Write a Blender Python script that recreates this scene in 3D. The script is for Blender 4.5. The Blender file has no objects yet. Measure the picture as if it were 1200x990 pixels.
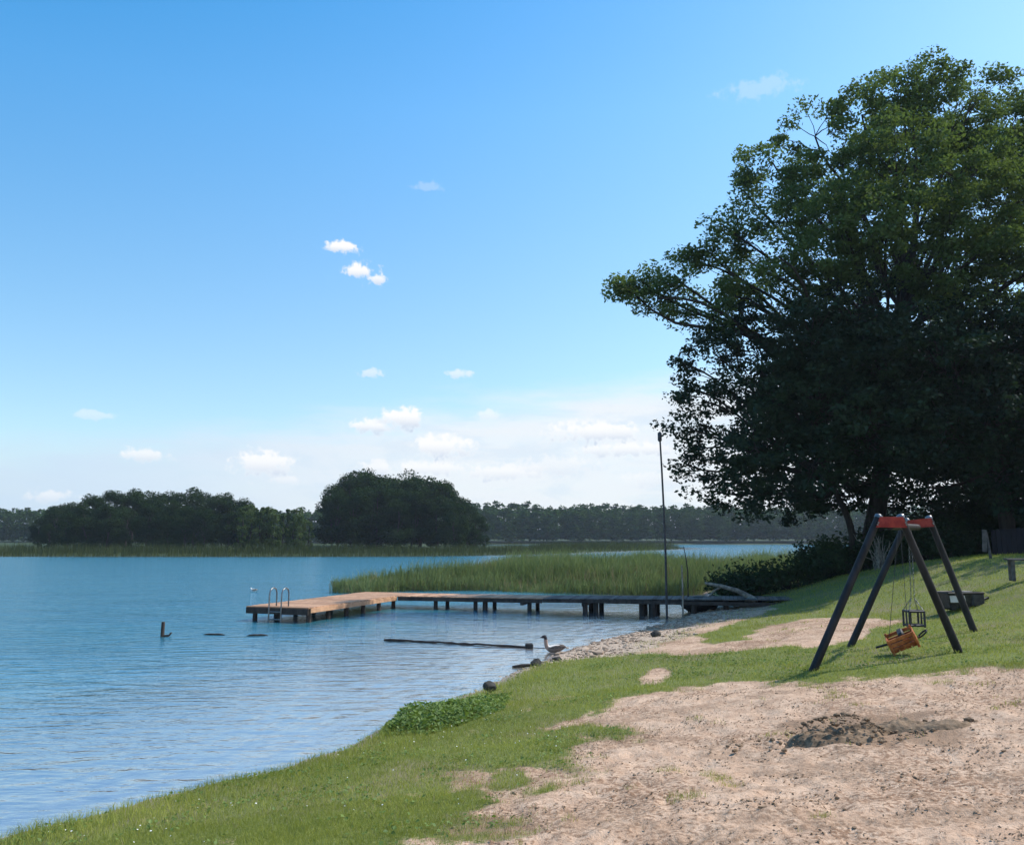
import bpy, bmesh, math, random
import numpy as np
from mathutils import Vector, Matrix

# ------------------------------------------------------------------ camera, sky, sun, exposure
S = bpy.context.scene
COL = S.collection
CAM_Z = 2.8
PITCH = math.radians(7.7)
cam_d = bpy.data.cameras.new('camera'); cam = bpy.data.objects.new('camera', cam_d); COL.objects.link(cam)
cam_d.lens = 30.0; cam_d.sensor_width = 36.0; cam_d.clip_start = 0.05; cam_d.clip_end = 8000
cam.location = (0, 0, CAM_Z); cam.rotation_euler = (math.pi / 2 + PITCH, 0, 0)
S.camera = cam
S.view_settings.view_transform = 'Standard'; S.view_settings.look = 'None'
S.view_settings.gamma = 1.0; S.view_settings.use_curve_mapping = False
EXPO = 0.72; S.view_settings.exposure = EXPO
S.cycles.max_bounces = 6; S.cycles.diffuse_bounces = 2; S.cycles.glossy_bounces = 3
S.cycles.transmission_bounces = 4; S.cycles.transparent_max_bounces = 8; S.cycles.volume_bounces = 0
S.cycles.use_denoising = True

SUN_EL = math.radians(50)
SUN_AZ = math.radians(70)          # clockwise from straight ahead (+Y) towards the right (+X)
SUN_DIR = Vector((math.sin(SUN_AZ) * math.cos(SUN_EL), math.cos(SUN_AZ) * math.cos(SUN_EL), math.sin(SUN_EL)))
sun_d = bpy.data.lights.new('sun', 'SUN'); sun = bpy.data.objects.new('sun', sun_d); COL.objects.link(sun)
sun_d.energy = 3.3; sun_d.angle = math.radians(0.5); sun_d.color = (1.0, 0.94, 0.85)
sun.rotation_euler = SUN_DIR.to_track_quat('Z', 'Y').to_euler(); sun.location = SUN_DIR * 60

W = bpy.data.worlds.new('World'); S.world = W; W.use_nodes = True
SKY_STRENGTH = 0.145
SKW = SKY_STRENGTH * 2 ** EXPO          # what one unit of sky colour shows as


class NT:
    """small helper to write node trees"""
    def __init__(s, tree): s.t = tree; s.n = tree.nodes; s.l = tree.links
    def node(s, typ, **kw):
        n = s.n.new(typ)
        for k, v in kw.items():
            if k == 'inp':
                for kk, vv in v.items(): s.put(n.inputs[kk], vv)
            else: setattr(n, k, v)
        return n
    def put(s, sock, v):
        if isinstance(v, bpy.types.NodeSocket): s.l.new(v, sock)
        elif v is not None: sock.default_value = v
    def math(s, op, a, b=None, c=None, clamp=False):
        n = s.n.new('ShaderNodeMath'); n.operation = op; n.use_clamp = clamp
        s.put(n.inputs[0], a)
        if b is not None: s.put(n.inputs[1], b)
        if c is not None: s.put(n.inputs[2], c)
        return n.outputs[0]
    def ramp(s, v, lo, hi, a=0.0, b=1.0, smooth=True):
        n = s.n.new('ShaderNodeMapRange'); n.interpolation_type = 'SMOOTHSTEP' if smooth else 'LINEAR'; n.clamp = True
        for k, x in zip(('Value', 'From Min', 'From Max', 'To Min', 'To Max'), (v, lo, hi, a, b)): s.put(n.inputs[k], x)
        return n.outputs[0]
    def noise(s, vec, scale, detail=4, rough=0.55, dist=0.0):
        n = s.n.new('ShaderNodeTexNoise'); s.put(n.inputs['Vector'], vec)
        n.inputs['Scale'].default_value = scale; n.inputs['Detail'].default_value = detail
        n.inputs['Roughness'].default_value = rough; n.inputs['Distortion'].default_value = dist
        return n.outputs['Fac']
    def mix(s, f, a, b, blend='MIX'):
        n = s.n.new('ShaderNodeMix'); n.data_type = 'RGBA'; n.blend_type = blend
        s.put(n.inputs[0], f)
        for k, v in ((6, a), (7, b)):
            s.put(n.inputs[k], v if isinstance(v, bpy.types.NodeSocket) else (*v[:3], 1))
        return n.outputs[2]
    def mapping(s, vec, scale=(1, 1, 1), rot=(0, 0, 0), loc=(0, 0, 0)):
        n = s.n.new('ShaderNodeMapping'); s.put(n.inputs['Vector'], vec)
        n.inputs['Scale'].default_value = scale; n.inputs['Rotation'].default_value = rot; n.inputs['Location'].default_value = loc
        return n.outputs[0]
    def attr(s, name, out='Fac'):
        n = s.n.new('ShaderNodeAttribute'); n.attribute_name = name; return n.outputs[out]


F = 1000.0                                     # photograph focal length in its own pixels (1200 x 990)
def ray(px, py):
    u, v = (px - 600) / F, (495 - py) / F
    return np.array([u, math.cos(PITCH) - v * math.sin(PITCH), math.sin(PITCH) + v * math.cos(PITCH)])
def at_z(px, py, z=0.0):
    d = ray(px, py); t = (z - CAM_Z) / d[2]; return np.array([0, 0, CAM_Z]) + d * t
def at_y(px, py, y):
    d = ray(px, py); return np.array([0, 0, CAM_Z]) + d * (y / d[1])
def azel(px, py):
    d = ray(px, py); return math.atan2(d[0], d[1]), math.atan2(d[2], math.hypot(d[0], d[1]))


def build_world():
    k = NT(W.node_tree); k.n.clear()
    out = k.node('ShaderNodeOutputWorld'); bg = k.node('ShaderNodeBackground')
    sky = k.node('ShaderNodeTexSky', sky_type='NISHITA', sun_disc=False, sun_elevation=SUN_EL, sun_rotation=SUN_AZ,
                 altitude=60, air_density=1.0, dust_density=0.6, ozone_density=2.2)
    hs = k.node('ShaderNodeHueSaturation', inp={'Hue': 0.489, 'Saturation': 1.22, 'Value': 1.0, 'Color': sky.outputs[0]})
    HS = hs
    tc = k.node('ShaderNodeTexCoord'); g = tc.outputs['Generated']
    sep = k.node('ShaderNodeSeparateXYZ', inp={0: g}); x, y, z = sep.outputs
    az = k.math('ARCTAN2', x, y); el = k.math('ARCSINE', z)
    comb = k.node('ShaderNodeCombineXYZ', inp={0: az, 1: el}); ae = comb.outputs[0]
    k.put(HS.inputs['Saturation'], k.ramp(k.math('SUBTRACT', el, k.math('MULTIPLY', az, 0.22)), 0.10, 0.70, 1.04, 1.38, False)); k.put(HS.inputs['Value'], k.ramp(el, 0.08, 0.48, 0.74, 1.04, False))
    n1 = k.noise(ae, 55, 6, 0.6); n1c = k.math('SUBTRACT', n1, 0.5)
    n2 = k.noise(k.mapping(ae, (6, 38, 1)), 1.0, 5, 0.6); n2c = k.math('SUBTRACT', n2, 0.5)
    n3 = k.noise(ae, 130, 4, 0.6); n3c = k.math('SUBTRACT', n3, 0.5)
    # thin veil of high cloud low over the horizon, its upper edge climbing to the right
    edge = k.math('ADD', k.math('MULTIPLY', az, 0.12), 0.160)
    veil = k.ramp(k.math('ADD', k.math('SUBTRACT', edge, el), k.math('MULTIPLY', n2c, 0.07)), -0.022, 0.035)
    veil = k.math('MULTIPLY', veil, k.ramp(az, -0.7, 0.0, 0.90, 0.96))
    veil = k.math('MULTIPLY', veil, k.ramp(n2, 0.25, 0.65, 0.85, 1.0))
    # counted puffs: photograph position, half width, half height (pixels), density
    puffs = [(402, 290, 23, 8, 1.0), (420, 318, 20, 11, 1.0), (440, 327, 12, 8, .9), (434, 437, 17, 6, .5), (537, 438, 22, 6, .55), (572, 486, 20, 6, .5),
             (472, 490, 30, 15, 1.0), (434, 499, 30, 9, .9), (312, 543, 38, 17, .9), (172, 533, 26, 8, .7), (517, 524, 42, 16, .95), (335, 562, 20, 6, .5),
             (505, 549, 54, 11, .8), (595, 553, 66, 12, .75), (700, 506, 64, 15, .95), (735, 526, 54, 11, .85), (650, 545, 55, 12, .5), (440, 548, 25, 10, .7),
             (890, 104, 52, 12, .2), (500, 220, 22, 6, .18), (110, 486, 25, 6, .35), (60, 580, 26, 8, .6), (770, 560, 50, 10, .5)]
    dens = None; shade = None
    for px, py, hw, hh, a in puffs:
        a0, e0 = azel(px, py)
        dx = k.math('DIVIDE', k.math('SUBTRACT', az, a0), hw / F * 1.25)
        dy = k.math('DIVIDE', k.math('SUBTRACT', el, e0), hh / F * 1.25)
        r = k.math('SQRT', k.math('ADD', k.math('MULTIPLY', dx, dx), k.math('MULTIPLY', dy, dy)))
        m = k.math('ADD', k.math('SUBTRACT', 0.9, r), k.math('ADD', k.math('MULTIPLY', n1c, 1.9), k.math('MULTIPLY', n3c, 1.3)))
        m = k.ramp(m, 0.05, 0.55, 0.0, a)
        sh = k.math('MULTIPLY', m, k.ramp(dy, 0.3, -0.9))
        dens = m if dens is None else k.math('MAXIMUM', dens, m)
        shade = sh if shade is None else k.math('MAXIMUM', shade, sh)
    veilc = k.mix(k.ramp(az, -0.6, 0.0), (0.62 / SKW, 0.78 / SKW, 0.96 / SKW), (0.89 / SKW, 0.94 / SKW, 0.99 / SKW))
    n4 = k.noise(k.mapping(ae, (9, 30, 1), (0, 0, 0), (3.1, 1.7, 0)), 1.0, 6, 0.62, 0.5)
    veilc = k.mix(k.math('MULTIPLY', k.ramp(n4, 0.46, 0.62), 0.45), veilc, (0.66 / SKW, 0.80 / SKW, 0.95 / SKW))
    c = k.mix(veil, hs.outputs[0], veilc)
    cl = k.mix(k.math('MULTIPLY', shade, 0.9), (1.03 / SKW, 1.03 / SKW, 1.03 / SKW), (0.52 / SKW, 0.65 / SKW, 0.84 / SKW))
    c = k.mix(dens, c, cl)
    k.put(bg.inputs['Color'], c); bg.inputs['Strength'].default_value = SKY_STRENGTH
    k.l.new(bg.outputs[0], out.inputs['Surface'])
    W.cycles.sampling_method = 'MANUAL'; W.cycles.sample_map_resolution = 512
build_world()

# ------------------------------------------------------------------ helpers
rng = np.random.default_rng(7); random.seed(7)

def smooth(a, b, x):
    t = np.clip((x - a) / (b - a), 0, 1); return t * t * (3 - 2 * t)

def vnoise(x, y, seed=0):
    xi = np.floor(x).astype(np.int64); yi = np.floor(y).astype(np.int64); fx = x - xi; fy = y - yi
    def h(i, j):
        n = (i * 374761393 + j * 668265263 + seed * 974634777) & 0xFFFFFFFF
        n = ((n ^ (n >> 13)) * 1274126177) & 0xFFFFFFFF
        return ((n ^ (n >> 16)) & 0xFFFF) / 65535.0
    fx = fx * fx * (3 - 2 * fx); fy = fy * fy * (3 - 2 * fy)
    return (h(xi, yi) * (1 - fx) + h(xi + 1, yi) * fx) * (1 - fy) + (h(xi, yi + 1) * (1 - fx) + h(xi + 1, yi + 1) * fx) * fy
def fbm(x, y, seed=0, o=4):
    s = 0; a = 0.5; t = 0
    for i in range(o):
        s = s + a * vnoise(x, y, seed + i * 17); t += a; a *= 0.5; x = x * 2.03 + 5.1; y = y * 2.03 + 1.7
    return s / t - 0.5                        # about -0.5 .. 0.5

def poly_sd(x, y, poly):
    """signed distance to a closed polygon, positive inside"""
    x = np.asarray(x, float); y = np.asarray(y, float)
    d = np.full(x.shape, 1e18); ins = np.zeros(x.shape, bool); n = len(poly)
    for i in range(n):
        ax, ay = poly[i]; bx, by = poly[(i + 1) % n]; ex, ey = bx - ax, by - ay
        t = np.clip(((x - ax) * ex + (y - ay) * ey) / (ex * ex + ey * ey + 1e-12), 0, 1)
        d = np.minimum(d, (x - ax - t * ex) ** 2 + (y - ay - t * ey) ** 2)
        c = (ay > y) != (by > y)
        ins ^= c & (x < ex * (y - ay) / (ey if ey else 1e-12) + ax)
    d = np.sqrt(d); return np.where(ins, d, -d)

class MB:
    """collects pieces that become ONE mesh object"""
    def __init__(s): s.v = []; s.q = []; s.t = []; s.n = 0; s.qa = []; s.ta = []; s.qs = []; s.ts = []
    def add(s, v, quads=None, tris=None, tint=0.0, smooth_=False):
        v = np.asarray(v, np.float32).reshape(-1, 3)
        for F_, L, A, SM, w in ((quads, s.q, s.qa, s.qs, 4), (tris, s.t, s.ta, s.ts, 3)):
            if F_ is not None and len(F_):
                f = np.asarray(F_, np.int32).reshape(-1, w) + s.n; L.append(f)
                A.append(np.broadcast_to(np.asarray(tint, np.float32), (len(f),)).copy())
                SM.append(np.full(len(f), smooth_, bool))
        s.v.append(v); s.n += len(v); return s
    def build(s, name, mat, parent=None, loc=None, smooth_all=None):
        me = bpy.data.meshes.new(name)
        v = np.concatenate(s.v) if s.v else np.zeros((0, 3), np.float32)
        if loc is not None: v = v - np.asarray(loc, np.float32)
        q = np.concatenate(s.q) if s.q else np.zeros((0, 4), np.int32); t = np.concatenate(s.t) if s.t else np.zeros((0, 3), np.int32)
        me.vertices.add(len(v)); me.vertices.foreach_set('co', v.ravel())
        nl = q.size + t.size; me.loops.add(nl); me.loops.foreach_set('vertex_index', np.concatenate([q.ravel(), t.ravel()]))
        nf = len(q) + len(t); me.polygons.add(nf)
        st = np.concatenate([np.arange(len(q)) * 4, q.size + np.arange(len(t)) * 3]).astype(np.int32)
        me.polygons.foreach_set('loop_start', st)
        tot = np.concatenate([np.full(len(q), 4), np.full(len(t), 3)]).astype(np.int32)
        try: me.polygons.foreach_set('loop_total', tot)
        except Exception: pass
        sm = np.concatenate(s.qs + s.ts) if (s.qs or s.ts) else np.zeros(0, bool)
        me.polygons.foreach_set('use_smooth', sm)
        a = me.attributes.new('tint', 'FLOAT', 'FACE'); a.data.foreach_set('value', np.concatenate(s.qa + s.ta).astype(np.float32))
        me.update(calc_edges=True); me.validate()
        o = bpy.data.objects.new(name, me); COL.objects.link(o); me.materials.append(mat)
        if loc is not None: o.location = loc
        if parent is not None: o.parent = parent
        return o

def tube(mb, pts, rad, sides=6, cap=True, tint=0.0):
    pts = np.asarray(pts, float); n = len(pts); rad = np.broadcast_to(np.asarray(rad, float), (n,))
    tan = np.gradient(pts, axis=0) if n > 2 else np.repeat((pts[1] - pts[0])[None], n, 0)
    tan /= np.linalg.norm(tan, axis=1)[:, None] + 1e-9
    ref = np.array([0.12, 0.23, 1.0]) if abs(tan[:, 2]).mean() < 0.8 else np.array([1.0, 0.2, 0.1])
    a = np.cross(tan, ref); a /= np.linalg.norm(a, axis=1)[:, None] + 1e-9; b = np.cross(tan, a)
    th = np.arange(sides) * 2 * math.pi / sides
    v = pts[:, None] + rad[:, None, None] * (a[:, None] * np.cos(th)[None, :, None] + b[:, None] * np.sin(th)[None, :, None])
    i = np.arange(n - 1)[:, None] * sides; j = np.arange(sides)[None]; k = (j + 1) % sides
    q = np.stack([i + j, i + k, i + sides + k, i + sides + j], -1).reshape(-1, 4)
    mb.add(v.reshape(-1, 3), quads=q, tint=tint, smooth_=True)
    if cap:
        for e, c in ((v[0], pts[0]), (v[-1], pts[-1])):
            mb.add(np.vstack([e, c]), tris=[(m, (m + 1) % sides, sides) for m in range(sides)], tint=tint)

def box(mb, c, size, rot=None, bev=0.01, tint=0.0):
    """box with chamfered edges; rot is a 3x3"""
    h = np.asarray(size, float) / 2; b = min(bev, h.min() * 0.45)
    bm = bmesh.new(); bmesh.ops.create_cube(bm, size=1.0)
    for v in bm.verts: v.co = Vector((v.co.x * 2 * h[0], v.co.y * 2 * h[1], v.co.z * 2 * h[2]))
    if b > 0: bmesh.ops.bevel(bm, geom=bm.edges[:], offset=b, segments=1, affect='EDGES')
    add_bm(mb, bm, c, rot, tint)

def add_bm(mb, bm, c=(0, 0, 0), rot=None, tint=0.0, smooth_=False):
    bmesh.ops.triangulate(bm, faces=[f for f in bm.faces if len(f.verts) > 4])
    bm.verts.index_update()
    v = np.array([p.co for p in bm.verts]) if bm.verts else np.zeros((0, 3))
    if rot is not None: v = v @ np.asarray(rot).T
    v = v + np.asarray(c)
    mb.add(v, quads=[[p.index for p in f.verts] for f in bm.faces if len(f.verts) == 4],
           tris=[[p.index for p in f.verts] for f in bm.faces if len(f.verts) == 3], tint=tint, smooth_=smooth_)
    bm.free()

def rotz(a): c, s = math.cos(a), math.sin(a); return np.array([[c, -s, 0], [s, c, 0], [0, 0, 1]])
def rotx(a): c, s = math.cos(a), math.sin(a); return np.array([[1, 0, 0], [0, c, -s], [0, s, c]])
def roty(a): c, s = math.cos(a), math.sin(a); return np.array([[c, 0, s], [0, 1, 0], [-s, 0, c]])
def frame_to(d):
    d = np.asarray(d, float); d = d / np.linalg.norm(d); r = np.cross([0, 0, 1.0], d)
    if np.linalg.norm(r) < 1e-4: r = np.array([1.0, 0, 0])
    r /= np.linalg.norm(r); u = np.cross(d, r); return np.stack([d, -r * -1, u], 1)

def rock(mb, c, size, seed, sub=2, rough=0.25, rot=0.0, tint=0.0):
    bm = bmesh.new(); bmesh.ops.create_icosphere(bm, subdivisions=sub, radius=1.0)
    r = random.Random(seed); dirs = [Vector((r.uniform(-1, 1), r.uniform(-1, 1), r.uniform(-1, 1))).normalized() for _ in range(9)]
    cut = [r.uniform(0.55, 1.0) for _ in dirs]
    for v in bm.verts:
        n = v.co.normalized(); k = 1.0
        for d, q in zip(dirs, cut):
            dt = n.dot(d)
            if dt > 0.05: k = min(k, q / dt)
        v.co = n * (k * (1 + rough * 0.25 * (r.random() - 0.5)))
        v.co = Vector((v.co.x * size[0], v.co.y * size[1], v.co.z * size[2]))
    add_bm(mb, bm, c, rotz(rot), tint)

def tag(o, label=None, cat=None, group=None, kind=None):
    if label: o['label'] = label
    if cat: o['category'] = cat
    if group: o['group'] = group
    if kind: o['kind'] = kind
    return o
def thing(name, loc, label, cat, group=None):
    o = bpy.data.objects.new(name, None); COL.objects.link(o); o.location = tuple(float(a) for a in loc); o.empty_display_size = 0.3
    return tag(o, label, cat, group)
def copy_tree(root, loc, rz=0.0, sc=1.0, label=None, group=None):
    r = root.copy(); COL.objects.link(r); r.location = tuple(float(a) for a in loc); r.rotation_euler = (0, 0, rz)
    r.scale = (sc, sc, sc) if not hasattr(sc, '__len__') else tuple(sc)
    if label: r['label'] = label
    if group: r['group'] = group
    for ch in list(root.children):
        c = ch.copy(); COL.objects.link(c); c.parent = r
        for g_ in list(ch.children):
            d = g_.copy(); COL.objects.link(d); d.parent = c
    return r

# ------------------------------------------------------------------ materials
def new_mat(name):
    m = bpy.data.materials.new(name); m.use_nodes = True; k = NT(m.node_tree); k.n.clear()
    out = k.node('ShaderNodeOutputMaterial'); return m, k, out
def principled(k, out, color, rough=0.7, bump=None, bump_d=0.02, bump_s=0.5, metallic=0.0, spec=0.4):
    p = k.node('ShaderNodeBsdfPrincipled'); k.put(p.inputs['Base Color'], color if isinstance(color, bpy.types.NodeSocket) else (*color, 1))
    k.put(p.inputs['Roughness'], rough); p.inputs['Metallic'].default_value = metallic; p.inputs['Specular IOR Level'].default_value = spec
    if bump is not None:
        b = k.node('ShaderNodeBump', inp={'Height': bump, 'Distance': bump_d, 'Strength': bump_s}); k.l.new(b.outputs[0], p.inputs['Normal'])
    k.l.new(p.outputs[0], out.inputs['Surface']); return p
def mat_speckle(name, a, b, scale=8, rough=0.8, stretch=(1, 1, 1), bd=0.01, spec=0.3, metallic=0.0, contrast=(0.35, 0.65)):
    m, k, out = new_mat(name); tc = k.node('ShaderNodeTexCoord').outputs['Object']; v = k.mapping(tc, stretch)
    n = k.noise(v, scale, 6, 0.62); n2 = k.noise(tc, scale * 0.23, 3, 0.5)
    f = k.ramp(k.math('ADD', k.math('MULTIPLY', n, 0.7), k.math('MULTIPLY', n2, 0.3)), *contrast)
    t = k.math('ADD', f, k.attr('tint'), clamp=True)
    principled(k, out, k.mix(t, a, b), rough, n, bd, 0.6, metallic, spec); return m
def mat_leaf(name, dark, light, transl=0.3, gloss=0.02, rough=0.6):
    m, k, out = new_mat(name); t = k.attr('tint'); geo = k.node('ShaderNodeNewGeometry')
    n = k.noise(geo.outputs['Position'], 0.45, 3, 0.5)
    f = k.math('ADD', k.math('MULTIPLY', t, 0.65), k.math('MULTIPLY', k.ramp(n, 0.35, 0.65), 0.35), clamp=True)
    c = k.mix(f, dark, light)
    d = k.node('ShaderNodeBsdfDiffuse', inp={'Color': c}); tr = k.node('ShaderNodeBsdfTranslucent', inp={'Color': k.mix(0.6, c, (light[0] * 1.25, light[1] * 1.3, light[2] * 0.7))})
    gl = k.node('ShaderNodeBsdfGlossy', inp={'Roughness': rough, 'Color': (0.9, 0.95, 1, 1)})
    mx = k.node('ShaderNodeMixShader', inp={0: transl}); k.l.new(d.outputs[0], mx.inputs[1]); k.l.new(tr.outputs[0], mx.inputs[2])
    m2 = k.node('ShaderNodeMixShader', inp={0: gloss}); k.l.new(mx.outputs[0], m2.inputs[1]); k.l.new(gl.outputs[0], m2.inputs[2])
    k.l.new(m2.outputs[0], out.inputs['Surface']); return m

M = {}
M['leaf_ash'] = mat_leaf('leaf_ash', (0.022, 0.048, 0.014), (0.130, 0.185, 0.050), 0.35)
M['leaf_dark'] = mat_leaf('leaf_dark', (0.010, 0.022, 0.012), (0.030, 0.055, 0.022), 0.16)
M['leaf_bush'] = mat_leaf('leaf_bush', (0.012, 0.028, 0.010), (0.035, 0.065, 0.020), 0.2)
M['leaf_far'] = mat_leaf('leaf_far', (0.012, 0.030, 0.012), (0.036, 0.062, 0.020), 0.14, 0.0)
M['leaf_far_pale'] = mat_leaf('leaf_far_pale', (0.040, 0.074, 0.026), (0.098, 0.138, 0.048), 0.2, 0.0)
M['leaf_mid'] = mat_leaf('leaf_mid', (0.022, 0.052, 0.016), (0.060, 0.105, 0.030), 0.15, 0.0)
M['weed'] = mat_leaf('weed', (0.055, 0.105, 0.020), (0.180, 0.260, 0.060), 0.3)
M['reed'] = mat_leaf('reed', (0.060, 0.108, 0.042), (0.195, 0.240, 0.110), 0.38, 0.01)
M['reed_dry'] = mat_leaf('reed_dry', (0.13, 0.10, 0.06), (0.34, 0.27, 0.17), 0.25, 0.0)
M['reed_far'] = mat_leaf('reed_far', (0.032, 0.050, 0.020), (0.072, 0.088, 0.036), 0.2, 0.0)
M['grass'] = mat_leaf('grass', (0.085, 0.130, 0.018), (0.385, 0.395, 0.095), 0.35, 0.01)
M['dry'] = mat_leaf('dry', (0.14, 0.11, 0.06), (0.36, 0.29, 0.17), 0.2)
M['bark'] = mat_speckle('bark', (0.018, 0.015, 0.013), (0.055, 0.046, 0.038), 6, 0.9, (1, 1, 0.2), 0.03)
M['deadwood'] = mat_speckle('deadwood', (0.13, 0.11, 0.09), (0.34, 0.30, 0.25), 7, 0.9, (1, 1, 1), 0.02)
M['dock_orange_wood'] = mat_speckle('dock_orange_wood', (0.30, 0.160, 0.085), (0.53, 0.310, 0.180), 5, 0.65, (1, 1, 1), 0.004)
M['dark_grey_wood'] = mat_speckle('dark_grey_wood', (0.055, 0.048, 0.045), (0.14, 0.125, 0.115), 5, 0.8, (1, 1, 1), 0.006)  # dark grey wood; on bench and sign post the darkness stands for shade
M['post_wood'] = mat_speckle('post_wood', (0.020, 0.016, 0.014), (0.060, 0.045, 0.038), 6, 0.75, (1, 1, 0.25), 0.01)
M['swing_wood'] = mat_speckle('swing_wood', (0.008, 0.007, 0.008), (0.026, 0.023, 0.025), 9, 0.6, (1, 1, 0.2), 0.006)
M['red_paint'] = mat_speckle('red_paint', (0.20, 0.012, 0.012), (0.36, 0.040, 0.026), 6, 0.5, (1, 1, 1), 0.002)
M['orange_wood'] = mat_speckle('orange_wood', (0.26, 0.060, 0.016), (0.62, 0.20, 0.06), 10, 0.45, (1, 1, 1), 0.003)
M['steel'] = mat_speckle('steel', (0.14, 0.145, 0.15), (0.26, 0.265, 0.27), 14, 0.35, (1, 1, 1), 0.001, 0.5, 0.8)
M['dark_metal'] = mat_speckle('dark_metal', (0.02, 0.02, 0.024), (0.06, 0.058, 0.06), 14, 0.5, (1, 1, 1), 0.002, 0.5, 0.3)
M['black_rubber'] = mat_speckle('black_rubber', (0.010, 0.010, 0.011), (0.03, 0.03, 0.03), 16, 0.55, (1, 1, 1), 0.002)
M['grey_wood'] = mat_speckle('grey_wood', (0.12, 0.112, 0.10), (0.26, 0.245, 0.22), 6, 0.8, (1, 1, 1), 0.004)
M['pale_board'] = mat_speckle('pale_board', (0.42, 0.36, 0.29), (0.62, 0.56, 0.48), 6, 0.8, (1, 1, 1), 0.004)
M['fence'] = mat_speckle('fence', (0.008, 0.007, 0.010), (0.020, 0.016, 0.021), 5, 0.85, (1, 1, 0.3), 0.006)  # dark boards, colour lowered further to carry the shade
M['stone_dark'] = mat_speckle('stone_dark', (0.018, 0.018, 0.018), (0.07, 0.068, 0.06), 9, 0.8, (1, 1, 1), 0.02)
M['pebble'] = mat_speckle('pebble', (0.24, 0.175, 0.125), (0.56, 0.44, 0.34), 3, 0.8, (1, 1, 1), 0.004, contrast=(0.45, 0.9))
M['soil'] = mat_speckle('soil', (0.100, 0.066, 0.040), (0.26, 0.18, 0.115), 14, 0.95, (1, 1, 1), 0.03)
M['white'] = mat_speckle('white', (0.62, 0.62, 0.60), (0.82, 0.82, 0.80), 9, 0.7, (1, 1, 1), 0.002)

# ------------------------------------------------------------------ terrain
shore_px = [(-60, 1004), (0, 980), (100, 955), (200, 930), (270, 915), (330, 899), (400, 876), (445, 852), (480, 838), (560, 809), (600, 791), (640, 772),
            (700, 752), (760, 737), (800, 724), (840, 712)]
near_land = [tuple(at_z(*p)[:2]) for p in shore_px]
near_land = near_land + [(9.0, 39), (10, 46), (17, 53), (30, 58), (70, 68), (160, 72), (420, 40), (420, -160), (-120, -160), (-40, -60), (-16, -14), (-9, 0), (-6.6, 4.6)]
peninsula = [(-420, 150), (-240, 142), (-150, 139), (-80, 137), (-40, 136), (-18, 138), (-6, 145), (4, 158), (16, 180), (30, 206), (44, 232), (42, 246), (24, 250), (2, 250), (-20, 262), (-60, 290), (-120, 310), (-420, 320)]
far_land = [(-1500, 330), (-420, 318), (-120, 322), (-20, 352), (60, 372), (160, 372), (260, 362), (420, 320), (600, 240), (900, 100), (2600, -200), (2600, 3200), (-2600, 3200), (-2600, 330)]

def H(x, y, detail=True):
    x = np.asarray(x, float); y = np.asarray(y, float)
    wob = 0.25 * fbm(x * 0.9, y * 0.9, 3, 3) + 0.22 * fbm(x * 3.1, y * 3.1, 4, 3) * smooth(60, 30, np.hypot(x, y)) if detail else 0
    d = poly_sd(x, y, near_land) + wob
    dl = np.maximum(d, 0)
    land = 0.118 * np.minimum(dl, 10) + 0.05 * np.clip(dl - 10, 0, 30) + 0.05 * smooth(0, 0.35, dl)
    land = land + 1.0 * smooth(8.5, 15, x) * smooth(10, 18, y) * smooth(45, 30, y)
    water = -0.02 - 0.105 * np.maximum(-d, 0)
    h = np.where(d > 0, land, np.maximum(water, -3.5))
    r = np.hypot(x, y)
    if np.any(r > 90):
        dp = poly_sd(x, y, peninsula); df = poly_sd(x, y, far_land)
        hp = np.where(dp > 0, 0.25 + 0.02 * np.minimum(dp, 60), -0.08 * np.minimum(-dp, 40))
        hf = np.where(df > 0, 0.25 + 0.03 * np.minimum(df, 200), -0.08 * np.minimum(-df, 40))
        h = np.where(r > 90, np.maximum(h, np.maximum(hp, hf)), h)
    return h
def ground_at(px, py):
    d = ray(px, py); lo, hi = 1.0, 400.0
    ts = np.linspace(1.5, 120, 4000); P = np.array([0, 0, CAM_Z]) + ts[:, None] * d
    below = P[:, 2] < np.maximum(H(P[:, 0], P[:, 1], False), 0)
    i = int(np.argmax(below)) if below.any() else -1
    p = P[i]; return np.array([p[0], p[1], float(H(p[0], p[1], False))])
def Hs(x, y): return float(H(np.array([x]), np.array([y]), False)[0])

def W2(pxs, extra=()): return [tuple(ground_at(*p)[:2]) for p in pxs] + list(extra)
sand_main = W2([(470, 984), (540, 962), (610, 948), (650, 925), (672, 890), (700, 868), (722, 850), (690, 838), (735, 820), (800, 810), (860, 800), (950, 800), (1050, 792), (1195, 782)],
               [(9, 11), (12, 9), (12, 2), (3, 0.5), (0.5, 2.0), (-0.5, 4.2)])
beach = W2([(520, 822), (575, 802), (596, 794), (640, 778), (700, 771), (760, 768), (850, 764), (905, 758), (960, 756), (1000, 748), (1030, 738), (1060, 728), (1000, 724), (950, 724), (900, 733), (868, 750), (832, 756), (826, 745), (850, 733),
            (885, 722), (915, 712)], [(9.5, 33), (8.4, 36), (0, 30), (-2, 22)])
bare1 = W2([(750, 803), (775, 800), (788, 786), (770, 783), (752, 795)])
bare2 = W2([(700, 770), (830, 772), (930, 762), (880, 757)])
mound_px = W2([(945, 850), (980, 838), (1060, 842), (1115, 852), (1110, 868), (1010, 866)])

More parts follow.
